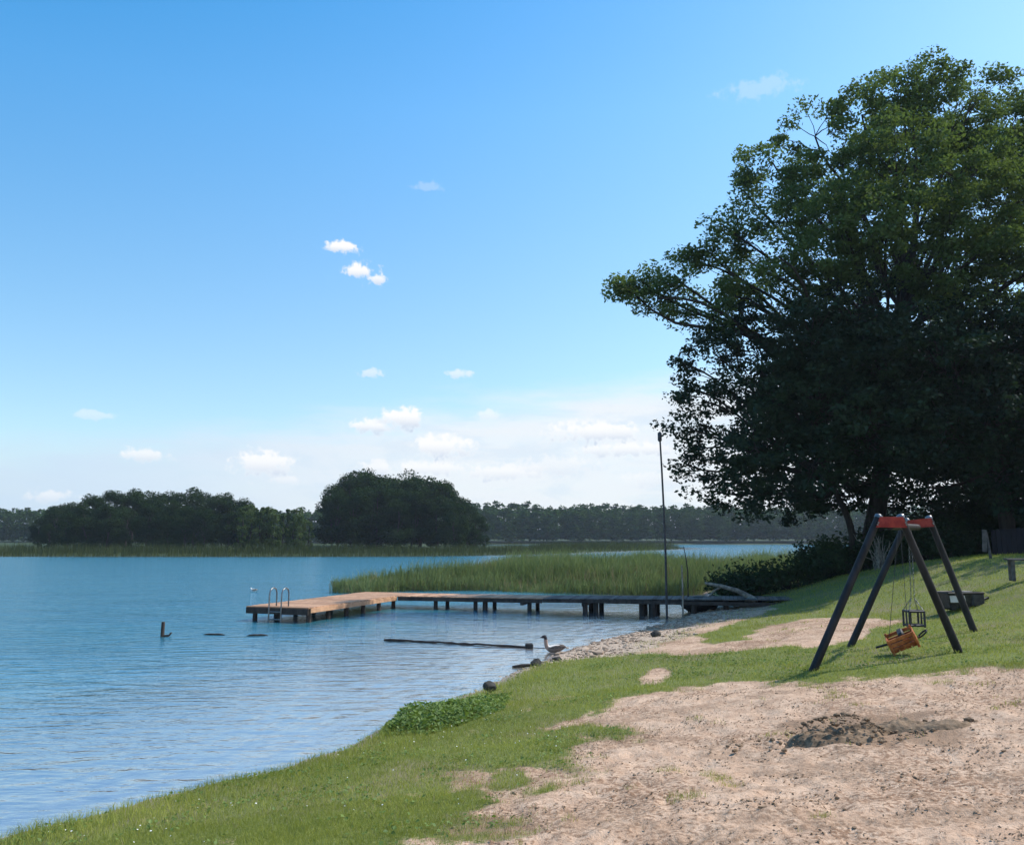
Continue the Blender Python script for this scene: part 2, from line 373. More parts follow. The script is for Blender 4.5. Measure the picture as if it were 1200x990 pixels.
def masks(x, y):
    n = fbm(x * 1.3, y * 1.3, 11, 5)
    n2 = fbm(x * 4.0, y * 4.0, 23, 3)
    d1 = poly_sd(x, y, sand_main); d2 = poly_sd(x, y, beach); d3 = poly_sd(x, y, bare1)
    sand = smooth(-0.55, 0.45, d1 + 1.5 * n + 0.8 * n2)
    sand = np.maximum(sand, smooth(-0.12, 0.15, d3 + 0.5 * n))
    # threadbare patches in the lawn next to the sand
    sand = np.maximum(sand, 0.8 * smooth(0.08, 0.24, n + 0.45 * n2) * smooth(-2.6, -0.3, d1))
    sand = sand * (1 - 0.85 * smooth(1.6, 0.9, np.hypot((x - 4.6) / 1.3, y - 12.6)) * smooth(-0.1, -0.3, d1))
    # tufts that creep back into the sand along the near edge
    sand = sand * (1 - 0.95 * smooth(0.12, 0.2, fbm(x * 1.5 + 40, y * 1.5, 31, 4)) * smooth(1.9, 0.2, d1) * smooth(7.2, 6.2, y))
    peb = smooth(-0.2, 0.2, d2 + 0.7 * n + 0.3 * n2)
    up = smooth(0.22, 0.42, H(x, y, False) + 0.25 * n)
    return np.maximum(sand, peb * up), peb * (1 - up)

def build_ground():
    r1 = np.geomspace(0.6, 62, 660); r2 = np.geomspace(62, 3100, 150)[1:]; r = np.concatenate([r1, r2])
    a1 = np.radians(np.arange(-42, 42.01, 0.22)); a2 = np.radians(np.arange(46, 315, 4.0)); a = np.concatenate([a1, a2])
    nr, na = len(r), len(a); R, A = np.meshgrid(r, a, indexing='ij'); x = R * np.sin(A); y = R * np.cos(A)
    h = H(x, y); sand, peb = masks(x, y)
    near = smooth(45, 20, R)
    rough = 0.10 * fbm(x * 0.6, y * 0.6, 51, 3) + 0.03 * fbm(x * 2.5, y * 2.5, 53, 3)
    foot = 0.055 * fbm(x * 5.5, y * 7.0, 61, 3) + 0.085 * np.minimum(fbm(x * 4.2, y * 5.0, 67, 2) + 0.10, 0) + 0.022 * fbm(x * 17, y * 17, 69, 2)
    landm = smooth(0.1, 0.6, h)
    h = h + near * landm * (rough + foot * sand) + near * peb * smooth(-0.05, 0.15, h) * 0.05 * fbm(x * 5, y * 5, 71, 3)
    me = bpy.data.meshes.new('ground'); v = np.stack([x, y, h], -1).reshape(-1, 3)
    v = np.vstack([v, [[0, 0, float(h[0].mean())]]])
    i = np.arange(nr - 1)[:, None] * na; j = np.arange(na)[None]; k = (j + 1) % na
    q = np.stack([i + j, i + na + j, i + na + k, i + k], -1).reshape(-1, 4)
    jj = np.arange(na); tri = np.stack([jj, (jj + 1) % na, np.full(na, nr * na)], -1)
    b = MB(); b.add(v, quads=q, tris=tri, smooth_=True)
    m, kk, out = new_mat('ground')
    o = b.build('ground', m); me = o.data
    dm = poly_sd(x, y, mound_px); dirt = smooth(-0.55, 0.15, dm + 0.9 * fbm(x * 2.2, y * 3.0, 81, 4))
    brown = smooth(-0.02, 0.20, fbm(x * 0.75, y * 1.3, 83, 4) + 0.04)
    dirt = np.maximum(dirt, 0.55 * brown)
    for nm, arr in (('sand', sand), ('peb', peb), ('dirt', dirt)):
        at = me.attributes.new(nm, 'FLOAT', 'POINT'); at.data.foreach_set('value', np.append(arr.ravel(), 0).astype(np.float32))
    k_ = kk; geo = k_.node('ShaderNodeNewGeometry'); P = geo.outputs['Position']
    n_f = k_.noise(P, 22, 5, 0.65); n_m = k_.noise(P, 4.5, 5, 0.6); n_l = k_.noise(P, 0.7, 4, 0.6); n_x = k_.noise(P, 90, 3, 0.6)
    s = k_.ramp(k_.math('ADD', k_.attr('sand'), k_.math('MULTIPLY', k_.math('SUBTRACT', n_f, 0.5), 1.5)), 0.25, 0.75)
    p = k_.ramp(k_.math('ADD', k_.attr('peb'), k_.math('MULTIPLY', k_.math('SUBTRACT', n_f, 0.5), 0.7)), 0.35, 0.65)
    # dry sand with brown crumbs of litter trodden into it
    sandc = k_.mix(k_.ramp(n_m, 0.35, 0.68), (0.46, 0.305, 0.205), (0.60, 0.425, 0.300))
    sandc = k_.mix(k_.ramp(k_.math('ADD', k_.math('MULTIPLY', n_f, 0.6), k_.math('MULTIPLY', n_l, 0.4)), 0.49, 0.60), sandc, (0.24, 0.142, 0.085))
    sandc = k_.mix(k_.ramp(n_x, 0.55, 0.72, 0, 0.7), sandc, (0.20, 0.13, 0.09))
    dsum = k_.ramp(k_.math('ADD', k_.attr('dirt'), k_.math('MULTIPLY', k_.math('SUBTRACT', n_f, 0.5), 1.3)), 0.25, 0.8)
    sandc = k_.mix(k_.math('MULTIPLY', dsum, 0.85), sandc, k_.mix(n_x, (0.21, 0.130, 0.080), (0.32, 0.210, 0.135)))
    grassc = k_.mix(k_.ramp(n_f, 0.3, 0.7), (0.085, 0.115, 0.026), (0.20, 0.22, 0.065))
    grassc = k_.mix(k_.ramp(n_l, 0.45, 0.68), grassc, (0.19, 0.17, 0.085))
    pebc = k_.mix(k_.ramp(n_f, 0.35, 0.65), (0.32, 0.235, 0.17), (0.58, 0.45, 0.34))
    pebc = k_.mix(k_.ramp(n_x, 0.5, 0.7), pebc, (0.36, 0.29, 0.23))
    col = k_.mix(s, grassc, sandc); col = k_.mix(p, col, pebc)
    z = k_.node('ShaderNodeSeparateXYZ', inp={0: P}).outputs[2]
    wet = k_.ramp(k_.math('ADD', z, k_.math('MULTIPLY', k_.math('SUBTRACT', n_m, 0.5), 0.06)), 0.12, 0.03)
    bed = k_.mix(k_.ramp(n_m, 0.35, 0.65), (0.25, 0.185, 0.150), (0.37, 0.285, 0.235))
    col = k_.mix(wet, col, bed)
    dist = k_.node('ShaderNodeVectorMath', operation='LENGTH', inp={0: P}).outputs['Value']
    col = k_.mix(k_.ramp(dist, 70, 120), col, (0.035, 0.055, 0.022))
    hgt = k_.math('ADD', k_.math('MULTIPLY', n_f, 0.6), k_.math('MULTIPLY', n_x, 0.25))
    principled(k_, out, col, k_.ramp(wet, 0, 1, 0.95, 0.5), hgt, 0.05, 0.75, 0, 0.25)
    tag(o, kind='structure'); return o
build_ground()

def build_water():
    r = np.concatenate([np.geomspace(3.0, 60, 260), np.geomspace(60, 2500, 90)[1:]])
    a = np.concatenate([np.radians(np.arange(-50, 50.01, 0.5)), np.radians(np.arange(54, 307, 4.0))])
    nr, na = len(r), len(a); R, A = np.meshgrid(r, a, indexing='ij'); x = R * np.sin(A); y = R * np.cos(A)
    dep = np.maximum(-H(x, y), 0)
    v = np.stack([x, y, np.zeros_like(x)], -1).reshape(-1, 3)
    i = np.arange(nr - 1)[:, None] * na; j = np.arange(na)[None]; k = (j + 1) % na
    q = np.stack([i + j, i + na + j, i + na + k, i + k], -1).reshape(-1, 4)
    hq = H(x, y)[:-1].ravel(); keep = (H(x, y, False).reshape(-1)[q].min(1) < 0.15); q = q[keep]
    m, kk, out = new_mat('water'); b = MB(); b.add(v, quads=q, smooth_=True); o = b.build('water', m)
    at = o.data.attributes.new('depth', 'FLOAT', 'POINT'); at.data.foreach_set('value', dep.ravel().astype(np.float32))
    geo = kk.node('ShaderNodeNewGeometry'); P = geo.outputs['Position']; dp = kk.attr('depth')
    dist = kk.node('ShaderNodeVectorMath', operation='LENGTH', inp={0: P}).outputs['Value']
    w1 = kk.noise(kk.mapping(P, (0.9, 2.1, 1), (0, 0, math.radians(-18))), 1.15, 4, 0.55, 0.6)
    w2 = kk.noise(kk.mapping(P, (0.75, 3.2, 1), (0, 0, math.radians(-32))), 1.3, 3, 0.5, 0.4)
    w3 = kk.noise(kk.mapping(P, (1.6, 2.4, 1), (0, 0, math.radians(12))), 4.5, 3, 0.55)
    w4 = kk.noise(kk.mapping(P, (0.5, 1.2, 1)), 0.22, 4, 0.55)
    lap = kk.math('SINE', kk.math('ADD', kk.math('MULTIPLY', dp, 120), kk.math('MULTIPLY', kk.noise(P, 0.5, 3, 0.5), 14)))
    lap = kk.math('MULTIPLY', lap, kk.ramp(dp, 0.55, 0.05, 0.0, 0.07))
    hh = kk.math('ADD', kk.math('ADD', kk.math('ADD', lap, kk.math('MULTIPLY', w1, 0.55)), kk.math('MULTIPLY', w2, 0.5)), kk.math('ADD', kk.math('MULTIPLY', w3, 0.13), kk.math('MULTIPLY', w4, 1.2)))
    bmp = kk.node('ShaderNodeBump', inp={'Height': hh, 'Distance': kk.ramp(dp, 0.1, 1.6, 0.05, 0.19), 'Strength': 0.75}); N = bmp.outputs[0]
    body = kk.mix(kk.ramp(dp, 0.15, 0.85), (0.150, 0.140, 0.145), (0.026, 0.138, 0.190))
    body = kk.mix(kk.ramp(w4, 0.38, 0.62), body, kk.mix(1.0, body, (0.80, 0.88, 0.92), 'MULTIPLY'))
    dif = kk.node('ShaderNodeBsdfDiffuse', inp={'Color': body}); trn = kk.node('ShaderNodeBsdfTransparent', inp={'Color': (0.86, 0.92, 0.95, 1)})
    under = kk.node('ShaderNodeMixShader', inp={0: kk.ramp(dp, 0.0, 1.0, 0.03, 1.0)}); kk.l.new(trn.outputs[0], under.inputs[1]); kk.l.new(dif.outputs[0], under.inputs[2])
    gl = kk.node('ShaderNodeBsdfGlossy', inp={'Roughness': 0.10, 'Color': (1, 1, 1, 1), 'Normal': N})
    fr = kk.node('ShaderNodeFresnel', inp={'IOR': 1.33, 'Normal': N})
    mx = kk.node('ShaderNodeMixShader', inp={0: kk.math('MINIMUM', kk.math('MULTIPLY', fr.outputs[0], kk.ramp(dp, 0.0, 0.8, 0.60, 0.88)), kk.ramp(dp, 0.3, 1.6, 0.64, 0.46))}); kk.l.new(under.outputs[0], mx.inputs[1]); kk.l.new(gl.outputs[0], mx.inputs[2])
    kk.l.new(mx.outputs[0], out.inputs['Surface'])
    tag(o, kind='structure'); return o
build_water()

# ------------------------------------------------------------------ vegetation builders
def leaves(mb, centres, size, up=0.5, aspect=0.5, tint_lo=0.0, tint_hi=1.0, tint=None, seed=0):
    """one folded leaf-sized rhombus at every centre"""
    g = np.random.default_rng(seed); n = len(centres)
    nrm = g.normal(size=(n, 3)); nrm[:, 2] = np.abs(nrm[:, 2]) + up; nrm /= np.linalg.norm(nrm, axis=1)[:, None]
    t = g.normal(size=(n, 3)); t -= (t * nrm).sum(1)[:, None] * nrm; t /= np.linalg.norm(t, axis=1)[:, None]; bt = np.cross(nrm, t)
    L = size * g.uniform(0.65, 1.35, n)[:, None]; w = L * aspect
    c = np.asarray(centres)
    v = np.stack([c - t * L * .5, c + bt * w * .5 + nrm * L * .08, c + t * L * .5, c - bt * w * .5 + nrm * L * .08], 1).reshape(-1, 3)
    q = np.arange(n * 4).reshape(-1, 4)
    tt = g.uniform(tint_lo, tint_hi, n) if tint is None else np.clip(tint + g.normal(0, 0.18, n), 0, 1)
    mb.add(v, quads=q, tint=tt)

def curve_pts(a, b, n, sag, seed):
    g = np.random.default_rng(seed); a = np.asarray(a, float); b = np.asarray(b, float); t = np.linspace(0, 1, n)[:, None]
    p = a + (b - a) * t; L = np.linalg.norm(b - a)
    p += np.sin(t * math.pi) * np.array([0, 0, sag * L]) + np.sin(t * math.pi * 2) * g.normal(0, 0.03, 3) * L + np.sin(t * math.pi * 3) * g.normal(0, 0.015, 3) * L
    return p

def big_tree(name, label, base, trunk_top, lobes, trunk_r, leaf_mat, leaf_size, clumps_per_m3, leaves_per_clump, clump_r, seed, lean=(0, 0), aspect=0.5, group=None, hollow=0.55):
    """lobes: (centre xyz, radius). trunk, branches and crown are children of an empty at the foot"""
    g = np.random.default_rng(seed); base = np.asarray(base, float)
    root = thing(name, base, label, 'tree', group)
    T = MB(); Bm = MB(); C = MB()
    top = np.asarray(trunk_top, float); tp = curve_pts(base - [0, 0, 0.3], top, 14, 0, seed); tr = np.linspace(1, 0.28, 14) * trunk_r; tr[0] *= 1.45; tr[1] *= 1.12
    tube(T, tp, tr, 12, False)
    allc = []; tints = []
    for li, (c, R) in enumerate(lobes):
        c = np.asarray(c, float)
        # a limb from the trunk to the heart of the lobe
        zt = np.clip((c[2] - base[2]) * 0.62 - 0.25 * np.linalg.norm(c[:2] - tp[:, :2].mean(0)), 3.1, top[2] - base[2] - 0.2)
        i = int(np.clip(np.searchsorted(tp[:, 2], base[2] + zt), 1, 13)); s = tp[i]
        L = np.linalg.norm(c - s)
        r0 = min(tr[i] * 0.62, 0.03 + 0.010 * L)
        bp = curve_pts(s, c, 10, 0.06 * (1 if c[2] > s[2] else -0.3), seed * 31 + li); tube(Bm, bp, np.linspace(r0, 0.035, 10), 7, False)
        n = max(6, int(clumps_per_m3 * R ** 3 * 4.19))
        d = g.normal(size=(n, 3)); d /= np.linalg.norm(d, axis=1)[:, None]; rr = R * (hollow + (1.05 - hollow) * g.random(n) ** 0.6)
        cc = c + d * rr[:, None] * np.array([1, 1, 0.85])
        cc = cc[cc[:, 2] > base[2] + 0.4]
        for ci, p in enumerate(cc):
            if g.random() < 0.45:
                j = int(g.integers(5, 10)); q = curve_pts(bp[j], p, 5, 0.05, int(g.integers(1e9))); tube(Bm, q, np.linspace(0.03, 0.009, 5), 4, False)
        m = len(cc); k = leaves_per_clump
        off = g.normal(size=(m, k, 3)); off /= np.linalg.norm(off, axis=2)[..., None]; off = off * (g.random((m, k, 1)) ** 0.45) * np.array([1, 1, 0.55]) * clump_r * 1.7 * g.uniform(.65, 1.25, (m, 1, 1))
        lc = (cc[:, None] + off).reshape(-1, 3); allc.append(lc)
        tints.append(np.repeat(g.uniform(0.15, 0.85, m), k))
    allc = np.concatenate(allc); tints = np.concatenate(tints)
    leaves(C, allc, leaf_size, 0.5, aspect, tint=tints, seed=seed + 5)
    T.build('trunk', M['bark'], root, base).location = (0, 0, 0)
    Bm.build('branches', M['bark'], root, base).location = (0, 0, 0)
    C.build('crown', leaf_mat, root, base).location = (0, 0, 0)
    return root

def lobes_px(lst, seed, k=F):
    g = np.random.default_rng(seed); out = []
    for px, py, r, D in lst:
        D = D + g.uniform(-0.8, 0.8); p = at_y(px, py, D); out.append((p, r / F * D))
    return out

# the tall ash whose upper boughs reach out over the water
ash_base = np.array([15.2, 37.5, 0]); ash_base[2] = Hs(*ash_base[:2])
ash = [(1070, 118, 60, 37), (1010, 135, 55, 36), (955, 160, 50, 37), (905, 190, 45, 36), (870, 222, 36, 37), (845, 262, 32, 36), (835, 330, 36, 37), (782, 322, 30, 36), (752, 330, 24, 36),
       (1130, 125, 62, 38), (1185, 150, 66, 38), (1240, 190, 75, 38), (1050, 190, 70, 34), (980, 215, 62, 34), (920, 255, 50, 35), (1120, 210, 75, 33), (1190, 240, 75, 34), (1255, 290, 80, 37),
       (1040, 270, 70, 33), (970, 300, 62, 34), (915, 345, 40, 35), (1110, 300, 75, 33), (1180, 330, 75, 34), (1060, 180, 70, 42), (1150, 200, 80, 42), (960, 240, 55, 41), (1010, 320, 70, 41),
       (1120, 330, 80, 42), (860, 290, 24, 38), (870, 350, 36, 36), (800, 355, 28, 36), (735, 335, 18, 36), (770, 350, 24, 35), (835, 300, 28, 35), (860, 375, 34, 35), (985, 255, 55, 32), (820, 308, 24, 37), (888, 318, 30, 39), (862, 348, 26, 36), (912, 300, 34, 33)]
big_tree('ash_tree', 'tallest tree, pale green airy crown with long boughs reaching out over the lake', ash_base, at_y(1075, 210, 37.5), lobes_px(ash, 1), 0.42,
         M['leaf_ash'], 0.19, 0.66, 140, 0.40, 101, aspect=0.5, hollow=0.4)
alder_base = np.array([13.9, 36.0, 0]); alder_base[2] = Hs(*alder_base[:2])
alder = [(838, 415, 42, 35), (825, 470, 34, 35), (828, 525, 36, 35), (838, 575, 28, 35), (870, 390, 40, 35), (890, 450, 55, 33), (885, 525, 55, 33), (890, 580, 34, 34), (950, 400, 62, 33), (955, 470, 65, 32),
         (950, 545, 55, 32), (955, 590, 24, 35), (1015, 420, 70, 32), (1020, 500, 68, 31.5), (1020, 565, 34, 33), (905, 480, 60, 38), (960, 430, 65, 39), (1010, 490, 70, 38), (870, 540, 45, 38), (950, 520, 60, 38),
         (800, 500, 22, 35), (800, 425, 24, 35), (805, 545, 20, 35), (800, 460, 20, 35), (1000, 375, 60, 34), (915, 585, 36, 37), (980, 560, 52, 38), (1030, 585, 34, 38), (860, 585, 30, 36), (940, 590, 30, 38)]
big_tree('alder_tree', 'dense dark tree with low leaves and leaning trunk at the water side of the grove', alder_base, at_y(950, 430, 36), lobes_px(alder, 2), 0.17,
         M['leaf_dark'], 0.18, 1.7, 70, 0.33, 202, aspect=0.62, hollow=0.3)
maple_base = np.array([19.6, 34.0, 0]); maple_base[2] = Hs(*maple_base[:2])
maple = [(1085, 420, 75, 32), (1090, 505, 70, 32), (1085, 570, 40, 33), (1155, 400, 75, 33), (1165, 480, 75, 32), (1165, 560, 50, 32), (1230, 420, 80, 34), (1240, 520, 75, 33), (1120, 450, 80, 37), (1200, 470, 85, 38), (1120, 540, 60, 37), (1260, 380, 80, 37), (1200, 590, 34, 31), (1080, 590, 40, 37), (1130, 600, 38, 37), (1185, 600, 40, 37)]
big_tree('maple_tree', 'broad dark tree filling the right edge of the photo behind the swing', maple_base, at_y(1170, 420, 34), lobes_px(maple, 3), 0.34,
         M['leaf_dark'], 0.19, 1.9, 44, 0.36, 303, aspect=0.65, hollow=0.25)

# ------------------------------------------------------------------ off to the right the grove goes on (its shade falls into the picture)
def bush(name, label, c, lobes, seed, mat, leaf=0.13, per=1.0, group=None, cat='bush', clump_r=0.2):
    """lobes: (dx, dy, dz, r) about the foot c"""
    g = np.random.default_rng(seed); root = thing(name, c, label, cat, group); Sx = MB(); L = MB(); pts = []; tints = []
    for dx, dy, dz, R in lobes:
        n = max(5, int(38 * per * R ** 2)); d = g.normal(size=(n, 3)); d /= np.linalg.norm(d, axis=1)[:, None]
        p = np.array([dx, dy, dz]) + d * (R * g.uniform(0.3, 1.05, n)[:, None]) * np.array([1, 1, 0.85]); p = p[p[:, 2] > 0.05]
        for q in p[::4]: tube(Sx, curve_pts([dx * 0.3 + g.normal(0, .1), dy * 0.3, -0.1], q, 5, 0.1, int(g.integers(1e9))), np.linspace(0.028, 0.008, 5), 4, False)
        kk = 22; lc = (p[:, None] + g.normal(size=(len(p), kk, 3)) * clump_r).reshape(-1, 3); pts.append(lc); tints.append(np.repeat(g.uniform(0.05, 0.9, len(p)), kk))
    pts = np.concatenate(pts); tints = np.concatenate(tints); keep = pts[:, 2] > 0.0
    leaves(L, pts[keep], leaf, 0.5, 0.6, tint=tints[keep], seed=seed)
    Sx.build('stems', M['bark'], root); L.build('foliage', mat, root); return root

def place_bush(px, py, D, hpx, wpx, seed, name, label, mat, leaf=0.14, per=1.0, group=None, clump_r=0.2):
    p = at_y(px, py, D); p[2] = Hs(p[0], p[1]); g = np.random.default_rng(seed)
    h = hpx / F * D; w = wpx / F * D; lobes = []
    nl = max(3, int(round(w / (0.55 * h))) + 2)
    for i in range(nl):
        t = (i + 0.5) / nl - 0.5; r = h * g.uniform(0.30, 0.46)
        lobes.append((t * (w - r), g.uniform(-.35, .35) * h, h * g.uniform(0.25, 0.66), r))
        lobes.append((t * (w - r), g.uniform(-.35, .35) * h, h * 0.25, r))
    return bush(name, label, p, lobes, seed, mat, leaf, per, group, clump_r=clump_r)

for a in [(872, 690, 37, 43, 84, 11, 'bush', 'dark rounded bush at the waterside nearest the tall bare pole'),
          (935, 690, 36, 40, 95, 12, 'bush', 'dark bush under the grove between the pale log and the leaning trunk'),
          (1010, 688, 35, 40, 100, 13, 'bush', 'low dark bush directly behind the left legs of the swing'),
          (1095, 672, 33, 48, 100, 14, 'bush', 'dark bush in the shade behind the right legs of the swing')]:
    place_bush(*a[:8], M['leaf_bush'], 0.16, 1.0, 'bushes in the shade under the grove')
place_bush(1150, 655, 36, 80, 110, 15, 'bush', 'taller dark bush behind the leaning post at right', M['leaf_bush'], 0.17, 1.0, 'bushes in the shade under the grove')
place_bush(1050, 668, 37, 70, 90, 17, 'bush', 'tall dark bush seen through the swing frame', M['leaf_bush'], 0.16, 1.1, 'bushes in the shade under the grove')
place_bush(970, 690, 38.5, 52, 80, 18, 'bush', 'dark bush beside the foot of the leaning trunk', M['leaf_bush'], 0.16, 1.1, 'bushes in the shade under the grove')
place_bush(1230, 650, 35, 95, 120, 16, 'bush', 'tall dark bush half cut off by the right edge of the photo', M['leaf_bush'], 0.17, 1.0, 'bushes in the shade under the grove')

# ------------------------------------------------------------------ reeds
def blades(mb, x, y, z0, h, w, seed, bend=0.12, segs=2, lean=(0.03, 0.0), tint=None):
    """upright grass-like blades: a tapered strip with `segs` pieces each"""
    g = np.random.default_rng(seed); n = len(x); th = g.uniform(0, 2 * math.pi, n); dx, dy = np.cos(th), np.sin(th)
    bx = (g.normal(0, bend, n) + lean[0]) * h; by = (g.normal(0, bend, n) + lean[1]) * h
    rows = []
    for i in range(segs + 1):
        t = i / segs; ww = w * (1 - t) * 0.5 if i < segs else 0 * w
        if i == 0: ww = w * 0.4
        cx = x + bx * t * t; cy = y + by * t * t; cz = z0 + h * t * (1 - 0.06 * t)
        if i < segs:
            rows.append(np.stack([cx - dx * ww, cy - dy * ww, cz], -1)); rows.append(np.stack([cx + dx * ww, cy + dy * ww, cz], -1))
        else: rows.append(np.stack([cx, cy, cz], -1))
    v = np.stack(rows, 1); k = v.shape[1]; base = (np.arange(n) * k)[:, None]
    tt = g.uniform(0, 1, n) if tint is None else tint
    qs = [np.concatenate([base + 2 * i, base + 2 * i + 1, base + 2 * i + 3, base + 2 * i + 2], 1) for i in range(segs - 1)]
    q = np.concatenate(qs) if qs else None
    t3 = np.concatenate([base + 2 * (segs - 1), base + 2 * (segs - 1) + 1, base + 2 * segs], 1)
    s0 = mb.n; mb.add(v.reshape(-1, 3), quads=q, tint=0)
    if q is not None: mb.qa[-1] = np.tile(tt, segs - 1).astype(np.float32)
    mb.t.append(t3.astype(np.int32) + s0); mb.ta.append(np.asarray(tt, np.float32)); mb.ts.append(np.zeros(n, bool))

def scatter(poly, n, seed):
    g = np.random.default_rng(seed); P = np.array(poly); lo, hi = P.min(0), P.max(0); x = g.uniform(lo[0], hi[0], n); y = g.uniform(lo[1], hi[1], n)
    sd = poly_sd(x, y, poly); k = sd > 0; return x[k], y[k], sd[k]

def reed_bed(name, poly, n, h, w, mat, seed, edge=2.5, leafy=True, brown=None):
    x, y, sd = scatter(poly, n, seed); g = np.random.default_rng(seed + 1)
    clump = fbm(x * 0.35, y * 0.35, seed, 3)
    hh = h * (0.78 + 0.75 * clump + 0.15 * g.normal(size=len(x))) * (0.5 + 0.5 * smooth(0, edge, sd)); hh = np.maximum(hh, 0.3)
    z0 = np.minimum(H(x, y, False), 0.2) - 0.05; z0 = np.where(H(x, y, False) > 0.1, H(x, y, False) - 0.03, np.maximum(z0, -0.25))
    mb = MB(); tt = np.clip(g.uniform(0.1, 0.9, len(x)) + 0.9 * fbm(x * 0.5, y * 0.5, seed + 3, 3), 0, 1)
    blades(mb, x, y, z0, hh, np.full(len(x), w), seed + 2, 0.10, 3, (0.05, -0.02), tt)
    if leafy:
        for r in range(3):
            f = g.uniform(0.35, 0.9, len(x)); blades(mb, x + g.normal(0, .05, len(x)), y + g.normal(0, .05, len(x)), z0 + hh * f * 0.75, hh * 0.42, np.full(len(x), w * 1.15), seed + 5 + r, 0.38, 2, (0.12, -0.03), np.clip(tt + g.normal(0, .15, len(x)), 0, 1))
    o = mb.build(name, mat); tag(o, kind='stuff'); return o

near_reeds = [tuple(at_z(*p)[:2]) for p in [(384, 694), (430, 697), (470, 693), (560, 692), (640, 695), (740, 697), (800, 697), (838, 694)]] + [(9.6, 37.5), (12, 42), (17, 46.5), (25, 52), (26, 58), (14, 64), (4, 66), (-2, 63), (-5, 57), (-7.6, 50)]
reed_bed('reeds', near_reeds, 88000, 2.1, 0.032, M['reed'], 900, 4.5)
reed_bed('dry_reeds', near_reeds, 9000, 1.95, 0.026, M['reed_dry'], 930, 4.5, True)
far_strip = [(-190, 136), (-120, 134), (-60, 132), (-24, 132), (-8, 137), (2, 148), (14, 168), (10, 176), (-4, 160), (-20, 147), (-60, 146), (-120, 148), (-190, 152)]
reed_bed('far_reeds', far_strip, 60000, 2.0, 0.10, M['reed_far'], 910, 2.0, False)
far_strip2 = [(8, 168), (22, 184), (36, 206), (46, 230), (42, 240), (26, 226), (10, 200), (2, 180)]
reed_bed('distant_reeds', far_strip2, 16000, 1.9, 0.13, M['reed_far'], 920, 2.0, False)

# ------------------------------------------------------------------ trees on the far shores
def far_tree_proto(seed, h, r, n, mat, leaf, conical=False):
    g = np.random.default_rng(seed); T = MB(); C = MB()
    tube(T, curve_pts([0, 0, -0.5], [0, 0, h * 0.75], 6, 0, seed), np.linspace(0.28, 0.08, 6), 6, False)
    pts = []; ti = []
    nb = 26
    for i in range(nb):
        t = g.random(); z = h * (0.10 + 0.84 * t)
        prof = (1 - t) ** 0.7 * 1.1 if conical else math.sin(math.pi * min(1, (0.12 + 0.82 * t)) ** 0.9) ** 0.6
        rad = r * prof * g.uniform(0.45, 0.85); a = g.uniform(0, 2 * math.pi); c = np.array([rad * math.cos(a), rad * math.sin(a), z])
        R = (0.20 if conical else 0.34) * r * g.uniform(0.8, 1.3); m = n // nb
        d = g.normal(size=(m, 3)); d /= np.linalg.norm(d, axis=1)[:, None]
        p = c + d * R * g.uniform(0.5, 1.05, m)[:, None] * np.array([1, 1, 0.8]); pts.append(p); ti.append(np.full(m, g.uniform(0.05, 0.9)))
        if i % 3 == 0: tube(T, curve_pts([0, 0, max(1.0, z - 0.3 * h)], c, 4, 0.05, seed + i), np.linspace(0.1, 0.03, 4), 4, False)
    leaves(C, np.concatenate(pts), leaf, 0.6, 0.7, tint=np.concatenate(ti), seed=seed)
    return T, C
def far_trees(kind, label, group, mat, seed, protos, spots):
    """spots: (x, y, height). one prototype of each shape, then copies"""
    g = np.random.default_rng(seed); roots = []
    for i, (x, y, h) in enumerate(spots):
        p = i % len(protos); z = Hs(x, y)
        if i < len(protos):
            H0, R0, N, L, con = protos[p]; T, C = far_tree_proto(seed + i, H0, R0, N, mat, L, con)
            r = thing(kind, (x, y, z), label, 'tree', group); T.build('trunk', M['bark'], r); C.build('crown', mat, r); roots.append(r)
            s = h / H0; r.scale = (s, s, s); r.rotation_euler = (0, 0, g.uniform(0, 6.28))
        else:
            s = h / protos[p][0]; copy_tree(roots[p], (x, y, z), g.uniform(0, 6.28), (s * g.uniform(0.9, 1.15), s * g.uniform(0.9, 1.15), s))

def row_spots(outline, depths, step, seed):
    """outline: (px, top py) along the tree line; a tree every `step` px at each depth"""
    g = np.random.default_rng(seed); xs = [p[0] for p in outline]; ys = [p[1] for p in outline]; out = []
    for D, drop in depths:
        px = xs[0] + g.uniform(0, step)
        while px < xs[-1]:
            top = np.interp(px, xs, ys) + drop + g.uniform(-2, 5); p = at_y(px, 640, D + g.uniform(-3, 3)); z = Hs(p[0], p[1])
            zt = at_y(px, top, p[1])[2]
            if zt - z > 2: out.append((p[0], p[1], zt - z))
            px += step * g.uniform(0.75, 1.25)
    return out
B_PROTO = [(15, 5.2, 9000, 0.42, False), (15, 4.6, 8600, 0.42, False), (15, 5.6, 9400, 0.42, False), (15, 5.0, 9000, 0.4, False)]
isle = [(372, 600), (380, 578), (392, 563), (410, 553), (440, 550), (470, 552), (500, 556), (525, 565), (545, 577), (557, 600)]
far_trees('broadleaf_tree', 'dark tree in the rounded clump standing out in the middle of the far shore', 'trees of the rounded clump on the far shore', M['leaf_far'], 400, B_PROTO, row_spots(isle, [(160, 14), (168, 2), (178, 0)], 24, 4))
wood = [(40, 607), (62, 590), (90, 580), (115, 573), (150, 573), (190, 574), (225, 573), (262, 578), (285, 585), (300, 588)]
far_trees('broadleaf_tree', 'dark tree in the long wood on the far shore at left', 'trees of the long wood on the far shore', M['leaf_far'], 420, B_PROTO, row_spots(wood, [(158, 16), (168, 4), (182, 0)], 22, 5))
P_PROTO = [(12, 2.6, 4200, 0.36, True), (12, 3.0, 4200, 0.36, False), (12, 2.8, 4200, 0.36, True)]
pale = [(278, 590), (300, 584), (318, 587), (335, 592), (362, 597)]
